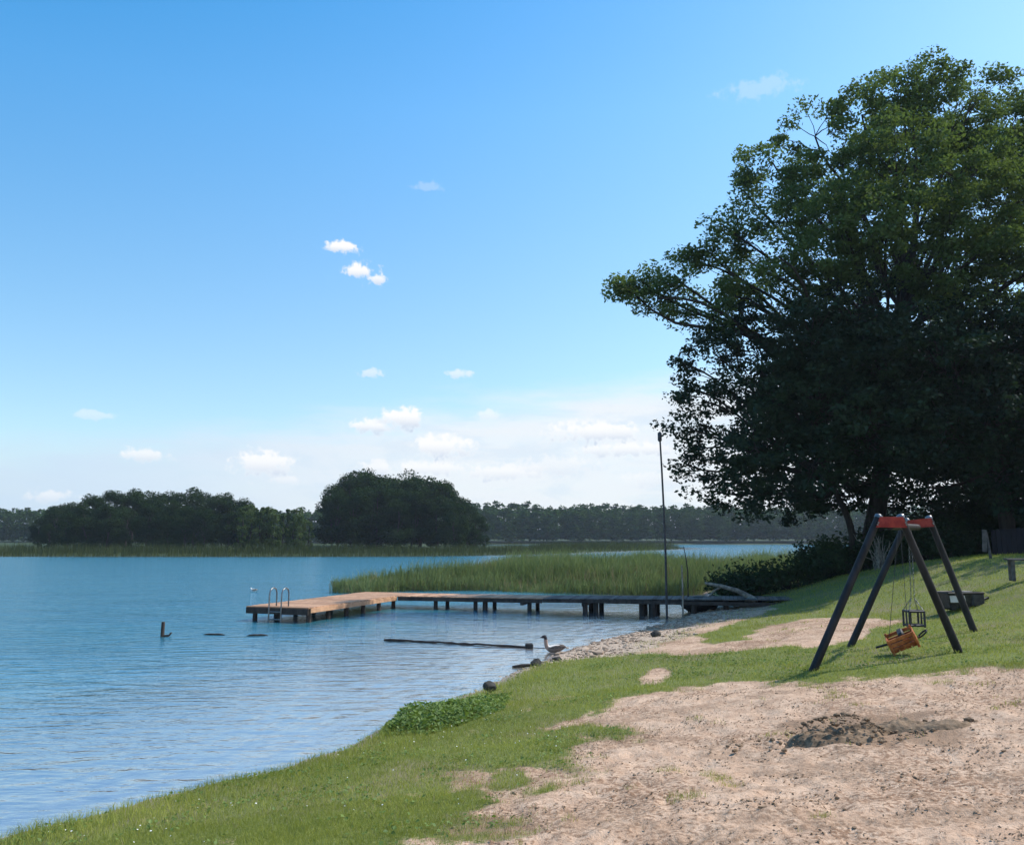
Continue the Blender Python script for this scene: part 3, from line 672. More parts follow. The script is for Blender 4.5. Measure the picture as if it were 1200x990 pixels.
far_trees('pale_tree', 'paler slender tree between the long wood and the rounded clump', 'paler trees beside the rounded clump', M['leaf_far_pale'], 440, P_PROTO, row_spots(pale, [(148, 8), (154, 3)], 10, 6))

def far_forest():
    g = np.random.default_rng(77); C = MB()
    base = []
    for i in range(4):
        T, c = far_tree_proto(600 + i, 15, 3.2 + 0.3 * i, 620, None, 0.95, i == 3); v = np.concatenate(c.v); q = np.concatenate(c.q); t = np.concatenate(c.qa); base.append((v, q, t))
    pts = []
    for x in np.arange(-360, 400, 3.2):
        for r in range(4): pts.append((x + g.uniform(-2.5, 2.5), r))
    ed = [(-900, 318), (-420, 324), (-120, 328), (-20, 358), (60, 378), (160, 378), (260, 368), (420, 326), (600, 246), (900, 106)]
    ex = [e[0] for e in ed]; ey = [e[1] for e in ed]
    for x, r in pts:
        y = np.interp(x, ex, ey) + 4 + r * 9 + g.uniform(-3, 3); v, q, t = base[int(g.integers(4))]
        hs = (0.95 + 0.045 * r) * g.uniform(0.97, 1.03) * (1 + 0.12 * vnoise(np.array([x * 0.02]), np.array([0.3]), 5)[0]); a = g.uniform(0, 6.28); c, s = math.cos(a), math.sin(a)
        hs *= 1 - 0.14 * float(smooth(-20, -60, x))
        w = v * np.array([hs * 1.1, hs * 1.1, hs]); w = np.stack([w[:, 0] * c - w[:, 1] * s + x, w[:, 0] * s + w[:, 1] * c + y, w[:, 2] + Hs(x, y)], -1)
        C.add(w, quads=q, tint=np.clip(t * 0.8 + g.uniform(-0.2, 0.35), 0, 1))
    o = C.build('far_forest', M['leaf_mid']); tag(o, kind='stuff')
far_forest()

def build_haze():
    mb = MB(); box(mb, (0, 0, 12.0), (6600, 6600, 33.0), None, 0); m, k, out = new_mat('haze')
    v = k.node('ShaderNodeVolumePrincipled'); v.inputs['Color'].default_value = (0.72, 0.84, 1.0, 1); v.inputs['Density'].default_value = HAZE; v.inputs['Anisotropy'].default_value = 0.2
    k.l.new(v.outputs[0], out.inputs['Volume']); o = mb.build('haze', m); tag(o, kind='stuff')
HAZE = 0.0002
build_haze()

# ------------------------------------------------------------------ dock
def build_dock():
    A = at_z(362, 712, 0.5)[:2]; E = at_z(290, 709.5, 0.5)[:2]; Kn = at_z(464, 698, 0.5)[:2]; R = at_z(902, 705.5, 0.5)[:2]
    root = thing('dock', (A[0], A[1], 0), 'long L-shaped wooden bathing dock, orange boards at the lake end and grey ones near shore', 'dock')
    u1 = (Kn - A) / np.linalg.norm(Kn - A); n1 = np.array([-u1[1], u1[0]]); wd1 = 2.45
    u2 = (R - Kn) / np.linalg.norm(R - Kn); n2 = np.array([-u2[1], u2[0]]); wd2 = 1.9; L1 = np.linalg.norm(Kn - A); L2 = np.linalg.norm(R - Kn) + 1.2
    loc = lambda p, z: (p[0] - A[0], p[1] - A[1], z)
    g = np.random.default_rng(3)
    def deck(p0, u, n, L, w, mat, z=0.5, name='deck', label=None, slope=0.0):
        mb = MB(); step = 0.142; k = int(L / step); rz = rotz(math.atan2(u[1], u[0]))
        for i in range(k):
            s = (i + 0.5) * step; c = p0 + u * s + n * (w / 2 + g.normal(0, 0.012)); zz = z + g.normal(0, 0.002) + slope * s
            box(mb, loc(c, zz - 0.019), (0.130, w + g.uniform(-0.02, 0.03), 0.038), rz @ roty(g.normal(0, 0.006)), 0.004, g.uniform(-0.7, 0.6))
        o = mb.build(name, mat, root)
        if label: o['label'] = label
        return o
    deck(A, u1, n1, L1 + 2.0, wd1, M['dock_orange_wood'], label='orange boards')
    cut = 6.0
    deck(Kn + u2 * 0.02, u2, n2, cut, wd2, M['dock_orange_wood'], 0.496, label='orange boards')
    deck(Kn + u2 * (cut + 0.03), u2, n2, L2 - cut, wd2, M['dark_grey_wood'], 0.496, label='grey boards', slope=0.012)  # shoreward stretch in a darker grey than the lake end
    # fascia boards and stringers
    def beam(a, b, z, h, t, mat, name='edge_beam'):
        mb = MB(); d = b - a; L = np.linalg.norm(d); box(mb, loc((a + b) / 2, z), (L, t, h), rotz(math.atan2(d[1], d[0])), 0.006); return mb.build(name, mat, root)
    beam(A + n1 * -0.03 + u1 * 0.05, Kn - n1 * 0.03, 0.395, 0.15, 0.05, M['dock_orange_wood'])
    beam(A + n1 * (wd1 + .03) + u1 * 0.05, Kn + n1 * (wd1 + .03) + u1 * 1.9, 0.395, 0.15, 0.05, M['post_wood'])
    beam(A - u1 * 0.03, A - u1 * 0.03 + n1 * wd1, 0.36, 0.20, 0.06, M['post_wood'])
    beam(Kn + u2 * 0.1 - n2 * 0.03, Kn + u2 * cut - n2 * .03, 0.395, 0.15, 0.05, M['post_wood'])
    beam(Kn + u2 * cut - n2 * 0.03 + u2 * .01, Kn + u2 * (L2 - .1) - n2 * .03, 0.42, 0.13, 0.05, M['post_wood'])
    beam(Kn + u2 * 0.1 + n2 * (wd2 + .03), Kn + u2 * (L2 - .1) + n2 * (wd2 + .03), 0.41, 0.13, 0.05, M['post_wood'])
    def post(p, r=0.085, zt=0.45):
        mb = MB(); tube(mb, [loc(p, -1.3), loc(p, -0.3), loc(p, zt)], [r, r, r * 0.97], 10); mb.build('post', M['post_wood'], root)
    for s in np.linspace(0.25, L1 + 0.1, 6):
        post(A + u1 * s + n1 * 0.16); post(A + u1 * s + n1 * (wd1 - 0.16))
    post(A + u1 * 0.22 + n1 * 1.3)
    pxs = [(509, .085), (556, .085), (567, .085), (619, .085), (685, .10), (697, .10), (751, .10), (764, .16), (812, .1), (850, .1)]
    for px, r in pxs:
        # foot on the near side of the walkway at that place
        best = min(np.linspace(0, L2 - 0.6, 400), key=lambda s: abs(600 + F * (Kn + u2 * s)[0] / ((Kn + u2 * s)[1] * math.cos(PITCH) - 2.3 * math.sin(PITCH)) - px))
        p = Kn + u2 * best; post(p + n2 * 0.2, r); post(p + n2 * (wd2 - 0.2), r)
    for s in (5.2, 7.6, 10.2):
        mb = MB(); a = Kn + u2 * s - n2 * 0.05; b = Kn + u2 * s + n2 * (wd2 + 0.05); d = b - a
        box(mb, loc((a + b) / 2, 0.30), (np.linalg.norm(d), 0.14, 0.14), rotz(math.atan2(d[1], d[0])), 0.01); mb.build('cross_beam', M['post_wood'], root)
    # bathing ladder at the lake end
    lad = bpy.data.objects.new('ladder', None); COL.objects.link(lad); lad.parent = root
    e = A - u1 * 0.09
    for t in (0.52, 0.30):
        pass
    for off in (1.02, 1.50):
        c = e + n1 * off
        pts = [loc(c + u1 * 0.42, 0.50), loc(c + u1 * 0.42, 0.95), loc(c + u1 * 0.36, 1.08), loc(c + u1 * 0.22, 1.13), loc(c + u1 * 0.06, 1.06), loc(c, 0.92), loc(c, 0.5), loc(c - u1 * 0.03, -0.7)]
        mb = MB(); tube(mb, pts, 0.024, 8); mb.build('rail', M['steel'], lad)
    for z in (0.34, 0.09, -0.16, -0.41):
        mb = MB(); tube(mb, [loc(e + n1 * 1.02, z), loc(e + n1 * 1.26, z), loc(e + n1 * 1.50, z)], 0.02, 8); mb.build('rung', M['steel'], lad)
    return root
build_dock()

# ------------------------------------------------------------------ poles by the dock
def pole(name, label, pts, rad, mat, cat, head=None):
    pts = np.asarray(pts, float); b = pts[0]; root = thing(name, b, label, cat); mb = MB(); tube(mb, pts - b, rad, 10); mb.build('shaft', mat, root)
    if head is not None: head(root, pts[-1] - b)
    return root
def lamp_head(root, t):
    mb = MB(); tube(mb, [t + [0, 0, -0.30], t + [0, 0, -0.26], t + [0, 0, 0.02], t + [0, 0, 0.05]], [0.035, 0.075, 0.075, 0.04], 10); mb.build('cap', M['dark_metal'], root)
D0 = 31.2
p0 = at_y(781, 700, D0); p0[2] = -0.1
pole('mast', 'tall thin slightly bent dark mast rising beside the dock', [p0, at_y(780, 650, D0), at_y(778, 600, D0), at_y(775.5, 550, D0), at_y(773, 508, D0)], [0.042, 0.040, 0.037, 0.034, 0.030], M['dark_metal'], 'mast', lamp_head)
p0 = at_y(800, 714, 29.6); p0[2] = Hs(p0[0], p0[1]) - 0.1
pole('stake', 'slim pale bare stake standing upright in front of the dock just right of the mast', [p0, at_y(800, 690, 29.6), at_y(799, 662, 29.6)], [0.03, 0.028, 0.02], M['deadwood'], 'stake')
p0 = at_y(806, 690, 33.5); p0[2] = 0
pole('dead_branch', 'short dark crooked stick poking above the reeds to the right of the mast', [p0, at_y(806, 670, 33.5), at_y(804, 655, 33.5), at_y(801, 640, 33.5)], [0.026, 0.024, 0.02, 0.012], M['bark'], 'stick')

# ------------------------------------------------------------------ swing frame
def build_swing():
    fA, fC, fB, fD = ground_at(951, 790), ground_at(1124, 765), ground_at(997, 757), ground_at(1142, 741)
    y1 = (fA[1] + fC[1]) / 2; y2 = (fB[1] + fD[1]) / 2
    tA, tC = at_y(1029, 607, y1 - 0.02), at_y(1056, 607, y1 + 0.02); tB, tD = at_y(1062, 611, y2 - .02), at_y(1089, 608, y2 + .02)
    base = np.array([(fA[0] + fC[0] + fB[0] + fD[0]) / 4, (y1 + y2) / 2, min(fA[2], fB[2])])
    root = thing('swing_set', base, 'dark timber A-frame swing set with red top brackets on the grass', 'swing')
    for f, t in ((fA, tA), (fC, tC), (fB, tB), (fD, tD)):
        d = (t - f) / np.linalg.norm(t - f); mb = MB(); tube(mb, np.array([f - d * 0.2, f + (t - f) * 0.5, t + d * 0.03]) - base, [0.064, 0.060, 0.055], 12)
        leg = mb.build('leg', M['swing_wood'], root)
        mb = MB(); tube(mb, np.array([t + d * 0.0, t + d * 0.05, t + d * 0.065]) - base, [0.062, 0.062, 0.03], 12); mb.build('end_cap', M['steel'], leg)
    m1 = (tA + tC) / 2; m2 = (tB + tD) / 2; ax = (m2 - m1) / np.linalg.norm(m2 - m1)
    drop = np.array([0, 0, -0.13]); mb = MB(); tube(mb, np.array([m1 + drop - ax * 0.02, m2 + drop + ax * 0.02]) - base, 0.055, 12); mb.build('crossbeam', M['swing_wood'], root)
    def plate(a, b, fa, fb, y_off, depth):
        # trapezoid metal plate bolted across the two legs, its folded cheek running back along the beam
        w = (b - a); mb = MB(); bm = bmesh.new(); da = (fa - a) / np.linalg.norm(fa - a); db = (fb - b) / np.linalg.norm(fb - b)
        q = [a + [0, 0, 0.02], b + [0, 0, 0.02], b + db * depth, a + da * depth]; yo = np.array([0, y_off, 0])
        vs = [bm.verts.new(tuple(p + yo - base)) for p in q] + [bm.verts.new(tuple(p + yo + [0, 0.012, 0] - base)) for p in q]
        for fi in ((3, 2, 1, 0), (4, 5, 6, 7), (0, 1, 5, 4), (1, 2, 6, 5), (2, 3, 7, 6), (3, 0, 4, 7)): bm.faces.new([vs[i] for i in fi])
        add_bm(mb, bm)
        o = mb.build('bracket_plate', M['red_paint'], root)
        for p in (a + da * .08, b + db * .08, a + da * (depth - .05), b + db * (depth - .05)):
            mb = MB(); tube(mb, np.array([p + yo, p + yo * 1.0 + [0, -0.018, 0]]) - base, 0.012, 8); mb.build('bolt', M['steel'], o)
    plate(tA, tC, fA, fC, -0.076, 0.165); plate(tB, tD, fB, fD, -0.076, 0.15)
    # far seat: small dark toddler cage seat
    def chain(mb, a, b):
        n = max(4, int(np.linalg.norm(b - a) / 0.045)); ts = np.linspace(0, 1, n + 1); side = np.array([1.0, 0, 0])
        for i in range(n):
            p = a + (b - a) * ts[i]; q = a + (b - a) * ts[i + 1]; d = q - p; e = side if i % 2 else np.array([0, 1.0, 0])
            l = [p - d * .15, p + d * .25 + e * .011, p + d * .75 + e * .011, q + d * .15, p + d * .75 - e * .011, p + d * .25 - e * .011, p - d * .15]
            tube(mb, l, 0.0042, 4, False)
    hang = m1 + (m2 - m1) * 0.66 + drop; sc = at_y(1071, 724, hang[1]); sc[2] = max(sc[2], Hs(sc[0], sc[1]) + 0.32)
    seat = bpy.data.objects.new('cage_seat', None); COL.objects.link(seat); seat.parent = root; seat['label'] = 'small dark cage seat on chains'
    mb = MB(); w, dd, hh = 0.13, 0.12, 0.12
    cs = [sc + np.array([sx * w, sy * dd, 0]) - base for sx, sy in ((-1, -1), (1, -1), (1, 1), (-1, 1))]
    for i in range(4):
        a, b = cs[i], cs[(i + 1) % 4]; tube(mb, [a + [0, 0, hh], b + [0, 0, hh]], 0.020, 8); tube(mb, [a + [0, 0, -hh], b + [0, 0, -hh]], 0.020, 8); tube(mb, [a + [0, 0, -hh - .03], a + [0, 0, hh]], 0.018, 8)
        if i != 0: tube(mb, [(a + b) / 2 + [0, 0, -hh], (a + b) / 2 + [0, 0, hh]], 0.014, 8)
    mb.build('frame', M['dark_metal'], seat)
    mb = MB(); box(mb, sc - base + [0, 0, -hh + .005], (2 * w, 2 * dd, 0.03), None, .006); mb.build('seat_board', M['black_rubber'], seat)
    for sx in (-1, 1):
        top = hang + ax * sx * 0.14; top[2] -= 0.05; mid = sc + np.array([sx * 0.03, 0, 0.34])
        mb = MB(); chain(mb, top - base, mid - base)
        for sy in (-1, 1): chain(mb, mid - base, sc + np.array([sx * w, sy * dd, hh]) - base)
        mb.build('chain', M['steel'], seat)
    # near seat: orange bucket, tilted and hanging low
    hang = m1 + (m2 - m1) * 0.28 + drop; sc = at_y(1057, 750, hang[1]); g0 = Hs(sc[0], sc[1]); sc[2] = max(sc[2], g0 + 0.17)
    seat = bpy.data.objects.new('bucket_seat', None); COL.objects.link(seat); seat.parent = root; seat['label'] = 'orange wooden bucket seat hanging tilted near the ground'
    R = rotz(math.radians(-24)) @ roty(math.radians(-24)) @ rotx(math.radians(14))
    wdt, dpt, hgt = 0.40, 0.30, 0.19
    mb = MB()
    for i in range(4): box(mb, sc - base + R @ np.array([(-1.5 + i) * wdt / 4, 0, -hgt / 2]), (wdt / 4 - .012, dpt, 0.025), R, .004, g_t(i))
    for sy in (-1, 1):
        for j in range(3): box(mb, sc - base + R @ np.array([0, sy * dpt / 2, -hgt / 2 + 0.045 + j * .072]), (wdt, 0.024, 0.056), R, .004, g_t(i + j))
    mb.build('shell', M['orange_wood'], seat)
    for sx in (-1, 1):
        mb = MB()
        for j in range(2): box(mb, sc - base + R @ np.array([sx * (wdt / 2 + .013), 0, -hgt / 2 + 0.055 + j * .10]), (0.024, dpt + .05, 0.07), R, .004, g_t(j))
        for sy in (-1, 1): box(mb, sc - base + R @ np.array([sx * wdt / 2, sy * (dpt / 2 + .02), 0.0]), (0.04, 0.03, hgt + .08), R, .004)
        mb.build('end_panel', M['orange_wood'], seat)
    mb = MB(); box(mb, sc - base + R @ np.array([0.03, 0, 0.06]), (0.09, dpt - .06, 0.2), R, .02); mb.build('back_pad', M['dark_metal'], seat)
    mb = MB(); ring = [sc - base + R @ np.array([wdt / 2 + .13 + .085 * math.cos(t), .06 * math.sin(t), -.02 + .03 * math.cos(t)]) for t in np.linspace(0, 2 * math.pi, 15)]; tube(mb, ring, 0.014, 6, False)
    mb.build('ring', M['black_rubber'], seat); mb = MB(); tube(mb, [sc - base + R @ np.array([-wdt / 2, 0, .02]), sc - base + R @ np.array([-wdt / 2 - .22, 0, .04])], 0.018, 8); mb.build('handle', M['black_rubber'], seat)
    for sx in (-1, 1):
        top = hang + ax * sx * 0.10; top[2] -= 0.05; end = sc + R @ np.array([sx * wdt / 2 * .8, 0, hgt / 2 + .02])
        mb = MB(); tube(mb, [top - base, (top + end) / 2 - base, end - base], 0.0045, 5); mb.build('cord', M['dark_metal'], seat)
    return root
g_t = lambda i: ((i * 37) % 11) / 11 * 0.5 - 0.25
build_swing()

# ------------------------------------------------------------------ things on the grass at right
def build_cart():
    p = ground_at(1124, 714); R = rotz(math.radians(8)); root = thing('cart', p, 'low dark tub with a pale side board on the grass behind the swing', 'cart')
    L, Wd, Ht = 0.82, 0.52, 0.34; bm = bmesh.new()
    bot = [(-.36, -.20), (.36, -.20), (.36, .20), (-.36, .20)]; top = [(-.43, -.27), (.43, -.27), (.43, .27), (-.43, .27)]
    ti = [(-.39, -.23), (.39, -.23), (.39, .23), (-.39, .23)]; bi = [(-.33, -.17), (.33, -.17), (.33, .17), (-.33, .17)]
    V = [[bm.verts.new((x, y, z)) for x, y in ring] for ring, z in ((bot, .05), (top, .36), (ti, .365), (bi, .10))]
    for a, b in zip(V[:-1], V[1:]):
        for i in range(4): bm.faces.new((a[i], a[(i + 1) % 4], b[(i + 1) % 4], b[i]))
    bm.faces.new(V[3]); bm.faces.new(V[0][::-1]); bmesh.ops.recalc_face_normals(bm, faces=bm.faces[:])
    mb = MB(); add_bm(mb, bm, (0, 0, 0), R); mb.build('tub', M['dark_metal'], root)
    mb = MB(); ring = [R @ np.array([x * 1.0, y * 1.0, .37]) for x, y in top + top[:1]]; tube(mb, ring, 0.022, 8); mb.build('rim', M['black_rubber'], root)
    mb = MB(); box(mb, R @ np.array([-.21, -.275, .245]), (0.36, 0.022, 0.15), R @ rotx(math.radians(-13)), .005); mb.build('side_board', M['pale_board'], root)
    mb = MB(); box(mb, R @ np.array([.10, .0, .385]), (0.30, 0.30, 0.05), R @ roty(.05), .01, .3); mb.build('cover_board', M['grey_wood'], root)
    mb = MB(); box(mb, R @ np.array([.30, -.05, .22]), (0.30, 0.46, 0.30), R, .03); mb.build('end_box', M['dark_metal'], root)
    mb = MB(); tube(mb, [R @ np.array(q) for q in ((.43, -.1, .24), (.55, -.1, .22), (.66, -.1, .26))], [.03, .028, .034], 8); mb.build('handle', M['black_rubber'], root)
    for sx in (-1, 1):
        mb = MB(); tube(mb, [R @ np.array(q) for q in ((sx * .28, -.24, .07), (sx * .28, .24, .07))], 0.07, 12); mb.build('roller', M['black_rubber'], root)
build_cart()

def build_bench():
    p = ground_at(1207, 678); R = rotz(math.radians(-14)); root = thing('bench', p, 'low grey slatted bench on the grassy rise, cut off by the photo edge', 'bench')
    for i, (y, z) in enumerate(((-.16, .44), (-.04, .45), (.08, .45))):
        mb = MB(); box(mb, R @ np.array([.25, y, z]), (1.5, .10, .035), R, .006, g_t(i)); mb.build('seat_slat', M['dark_grey_wood'], root)  # bench wood kept dark, shade is put into its colour
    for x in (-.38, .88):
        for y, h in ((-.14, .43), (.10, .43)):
            mb = MB(); box(mb, R @ np.array([x, y, h / 2 - .03]), (.07, .07, h + .06), R, .008); mb.build('leg', M['dark_grey_wood'], root)
        mb = MB(); box(mb, R @ np.array([x, 0, .40]), (.05, .34, .06), R, .008); mb.build('seat_bearer', M['dark_grey_wood'], root)
build_bench()

def build_post():
    p = at_y(1158, 655, 26); p[2] = Hs(p[0], p[1]); root = thing('sign_post', p, 'shade-darkened grey board on a leaning post in the dark shade behind the grassy rise', 'post')
    z0 = at_y(1158, 648, 26)[2] - p[2]; z1 = at_y(1158, 622, 26)[2] - p[2]
    mb = MB(); tube(mb, [(.14, .05, -.2), (.10, .05, z0 * .6), (.02, .05, z1 - .03)], [.045, .043, .04], 8); mb.build('shaft', M['dark_grey_wood'], root)
    mb = MB(); box(mb, (-.07, 0, (z0 + z1) / 2 + .04), (.14, .03, (z1 - z0)), roty(.05), .006); mb.build('board', M['dark_grey_wood'], root)  # shade behind the rise is put into the dark board colour
build_post()

def build_fence():
    a = at_y(1166, 650, 29)[:2]; d = np.array([0.96, -0.28]); root = thing('fence', (a[0], a[1], Hs(*a)), 'dark board fence in the shade at the right edge behind the bench', 'fence')
    n = 30; R = rotz(math.atan2(d[1], d[0])); mb = MB()
    for i in range(n):
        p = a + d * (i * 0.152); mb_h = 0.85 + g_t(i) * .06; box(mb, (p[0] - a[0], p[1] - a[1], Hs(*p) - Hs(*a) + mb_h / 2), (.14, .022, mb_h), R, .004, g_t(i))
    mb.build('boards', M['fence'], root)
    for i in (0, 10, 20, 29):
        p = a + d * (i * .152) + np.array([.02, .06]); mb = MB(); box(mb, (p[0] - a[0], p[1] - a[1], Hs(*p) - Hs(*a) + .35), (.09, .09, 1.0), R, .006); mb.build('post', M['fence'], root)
    for z in (.25, .62):
        p = a + d * 2.2; mb = MB(); box(mb, (p[0] - a[0] + .02, p[1] - a[1] + .035, Hs(*a) - Hs(*a) + z + (Hs(*(a + d * 4.4)) - Hs(*a)) / 2), (4.5, .04, .09), R @ roty(-(Hs(*(a + d * 4.4)) - Hs(*a)) / 4.4), .006); mb.build('rail', M['fence'], root)
build_fence()

# brushwood and driftwood at the landward end of the dock
def build_drift():
    D = 33.0; a = at_y(826, 683, D); b = at_y(864, 692, D - .3); c = at_y(884, 702, D - .5); zc = Hs(c[0], c[1]); c[2] = max(c[2], zc + .1)
    root = thing('driftwood_log', c, 'pale bare log leaning out of the dark bushes behind the shore end of the dock', 'log'); mb = MB()
    tube(mb, np.array([a, (a + b) / 2 + [0, 0, .03], b, c]) - c, [.05, .075, .09, .11], 9); mb.build('stem', M['deadwood'], root)
    mb = MB(); m = (a + b) / 2; tube(mb, np.array([m, m + [-.25, .1, -.16], m + [-.5, .1, -.42]]) - c, [.045, .035, .02], 7); mb.build('side_branch', M['deadwood'], root)
    p = at_y(880, 703, 32.2); p[2] = Hs(p[0], p[1]); mb = MB(); rock(mb, (0, 0, .16), (.26, .24, .26), 31, 2, .4, .3); o = mb.build('tree_stump', M['deadwood']); o.location = p
    tag(o, 'pale brown stump-like lump on the shore beside the foot of the pale log', 'stump')
    p = at_y(820, 699, 33.2); p[2] = 0.1; mb = MB(); rock(mb, (0, 0, .25), (.75, .4, .42), 33, 3, .3, .1); o = mb.build('tarpaulin_heap', M['black_rubber']); o.location = p
    tag(o, 'low dark rounded heap under the pale log behind the dock', 'heap')
    p = at_y(1031, 652, 33); p[2] = Hs(p[0], p[1]); g = np.random.default_rng(9); mb = MB()
    for i in range(34):
        q = np.array([g.normal(0, .35), g.normal(0, .2), g.uniform(.5, 1.35)]); s = np.array([g.normal(0, .1), g.normal(0, .1), -.05]); tube(mb, curve_pts(s, q, 6, .1, i), np.linspace(.022, .007, 6), 5, False)
    o = mb.build('dead_shrub', M['deadwood']); o.location = p; tag(o, 'pale leafless twiggy shrub seen between the left legs of the swing', 'shrub')
build_drift()

# ------------------------------------------------------------------ on and in the water
def build_goose():
    p = at_z(648, 764, 0); root = thing('goose', p, 'brown and white goose swimming close to the gravel shore, neck upright', 'bird')
    # one skinned body: tail - rump - breast - neck - head - beak (it faces left, a little towards us)
    j = [((.29, 0, .10), .02), ((.20, 0, .09), .07), ((.06, 0, .085), .105), ((-.08, 0, .08), .095), ((-.155, 0, .13), .066), ((-.172, 0, .22), .052), ((-.176, 0, .31), .050), ((-.19, 0, .37), .062), ((-.24, 0, .358), .046), ((-.29, 0, .340), .014)]
    me = bpy.data.meshes.new('body'); me.from_pydata([q[0] for q in j], [(i, i + 1) for i in range(len(j) - 1)], []); o = bpy.data.objects.new('body', me); COL.objects.link(o); o.parent = root
    sk = o.modifiers.new('skin', 'SKIN'); ss = o.modifiers.new('sub', 'SUBSURF'); ss.levels = 2; ss.render_levels = 2; sk.use_smooth_shade = True
    for v, q in zip(me.skin_vertices[0].data, j): v.radius = (q[1], q[1] * .9)
    me.skin_vertices[0].data[2].use_root = True
    m, k, out = new_mat('goose_plumage'); sp = k.node('ShaderNodeSeparateXYZ', inp={0: k.node('ShaderNodeTexCoord').outputs['Object']}); x, y, z = sp.outputs
    n = k.math('MULTIPLY', k.math('SUBTRACT', k.noise(sp.inputs[0].links[0].from_socket, 22, 4), .5), .05)
    brown = k.mix(k.noise(sp.inputs[0].links[0].from_socket, 40, 3), (.10, .075, .062), (.22, .17, .14))
    c = k.mix(k.ramp(k.math('ADD', z, n), .115, .135), brown, (.62, .60, .57))             # pale back edge over a brown flank
    c = k.mix(k.ramp(k.math('ADD', x, n), -.12, -.145), c, (.34, .22, .17))                # rusty breast and neck
    c = k.mix(k.ramp(k.math('ADD', z, n), .29, .315), c, (.035, .030, .034))               # dark head
    principled(k, out, c, .8); me.materials.append(m)
    for sy in (-1, 1):
        bm = bmesh.new(); bmesh.ops.create_uvsphere(bm, u_segments=16, v_segments=10, radius=1)
        for v in bm.verts: v.co = Vector((v.co.x * .19 + .11, sy * (.083 + v.co.y * .022 * (1 - abs(v.co.x) * .3)), .108 + v.co.z * .058 + .02 * max(0, v.co.x)))
        mb = MB(); add_bm(mb, bm, smooth_=True); mb.build('wing', M['goose_wing'], root)
        bm = bmesh.new(); bmesh.ops.create_uvsphere(bm, u_segments=8, v_segments=6, radius=.006); mb = MB(); add_bm(mb, bm, (-.215, sy * .027, .374), smooth_=True); mb.build('eye', M['black_rubber'], root)
    mb = MB(); tube(mb, [(-.245, 0, .360), (-.275, 0, .352), (-.315, 0, .345)], [.019, .015, .006], 8); mb.build('beak', M['dark_metal'], root)
    root.rotation_euler = (0, 0, math.radians(12)); root.scale = (1.05,) * 3
M['goose_wing'] = mat_speckle('goose_wing', (.07, .052, .046), (.20, .155, .13), 30, .8, (1, 1, 1), .004)
build_goose()

def build_gull():
    p = at_z(297, 693, 0.0); root = thing('gull', p, 'small white gull sitting on the lake beyond the end of the dock', 'bird')
    j = [((.20, 0, .10), .015), ((.10, 0, .085), .05), ((0, 0, .08), .075), ((-.09, 0, .09), .06), ((-.12, 0, .15), .035), ((-.14, 0, .185), .036), ((-.19, 0, .178), .008)]
    me = bpy.data.meshes.new('body'); me.from_pydata([q[0] for q in j], [(i, i + 1) for i in range(len(j) - 1)], []); o = bpy.data.objects.new('body', me); COL.objects.link(o); o.parent = root
    sk = o.modifiers.new('skin', 'SKIN'); ss = o.modifiers.new('sub', 'SUBSURF'); ss.levels = 2; ss.render_levels = 2; sk.use_smooth_shade = True
    for v, q in zip(me.skin_vertices[0].data, j): v.radius = (q[1], q[1])
    me.skin_vertices[0].data[2].use_root = True; me.materials.append(M['white'])
    for sy in (-1, 1):
        bm = bmesh.new(); bmesh.ops.create_uvsphere(bm, u_segments=12, v_segments=8, radius=1)
        for v in bm.verts: v.co = Vector((v.co.x * .14 + .07, sy * (.06 + v.co.y * .018), .10 + v.co.z * .045))
        mb = MB(); add_bm(mb, bm, smooth_=True); mb.build('wing', M['grey_wood'], root)
build_gull()

p = at_z(190, 746, 0); root = thing('mooring_stake', p, 'dark stake standing in the open water at left with a small stub beside it', 'stake')
mb = MB(); tube(mb, [(0, 0, -1.4), (0, 0, 0), (.01, 0, .42)], [.055, .055, .05], 9); mb.build('shaft', M['post_wood'], root)
mb = MB(); tube(mb, [(.05, 0, .03), (.2, -.02, .04), (.27, -.02, .12)], [.03, .03, .022], 7); mb.build('stub', M['post_wood'], root)
def floating(name, label, a, b, r, cat, mat, group=None):
    a, b = at_z(*a), at_z(*b); c = (a + b) / 2; mb = MB(); n = 7; t = np.linspace(0, 1, n)[:, None]; q = a + (b - a) * t - c; q[:, 2] = 0.005 + r * 0.35 + np.array([-.6, -.1, .1, 0, .15, -.05, -.6]) * r
    tube(mb, q, np.array([.4, .9, 1, .95, 1, .85, .4]) * r, 8); o = mb.build(name, mat); o.location = c; tag(o, label, cat, group); return o
floating('floating_log', 'low dark log awash midway between the water stake and the dock end', (238, 743.5), (264, 744), .03, 'log', M['post_wood'], 'logs awash off the dock end')
floating('floating_log', 'low dark log awash straight in front of the dock end', (289, 745), (314, 744.5), .034, 'log', M['post_wood'], 'logs awash off the dock end')
a, b = at_z(450, 750.5), at_z(621, 759); root = thing('floating_boom', (a + b) / 2, 'long thin floating pole with a dark block at its shoreward end', 'boom'); c = (a + b) / 2
t = np.linspace(0, 1, 24)[:, None]; g = np.random.default_rng(12); q = a + (b - a) * t - c; q[:, 2] = .025 + g.normal(0, .006, 24); q[:, 1] += .05 * np.sin(t[:, 0] * 5)
mb = MB(); tube(mb, q, .028 * g.uniform(.75, 1.2, 24), 8); mb.build('shaft', M['post_wood'], root)
mb = MB(); e = q[-1]; box(mb, e + [-.02, 0, .03], (.2, .14, .13), rotz(.1), .02); mb.build('end_block', M['black_rubber'], root)
mb = MB(); tube(mb, [e, e + [.25, 0, -.02], e + [.5, .04, -.015]], .008, 6); mb.build('rope', M['black_rubber'], root)

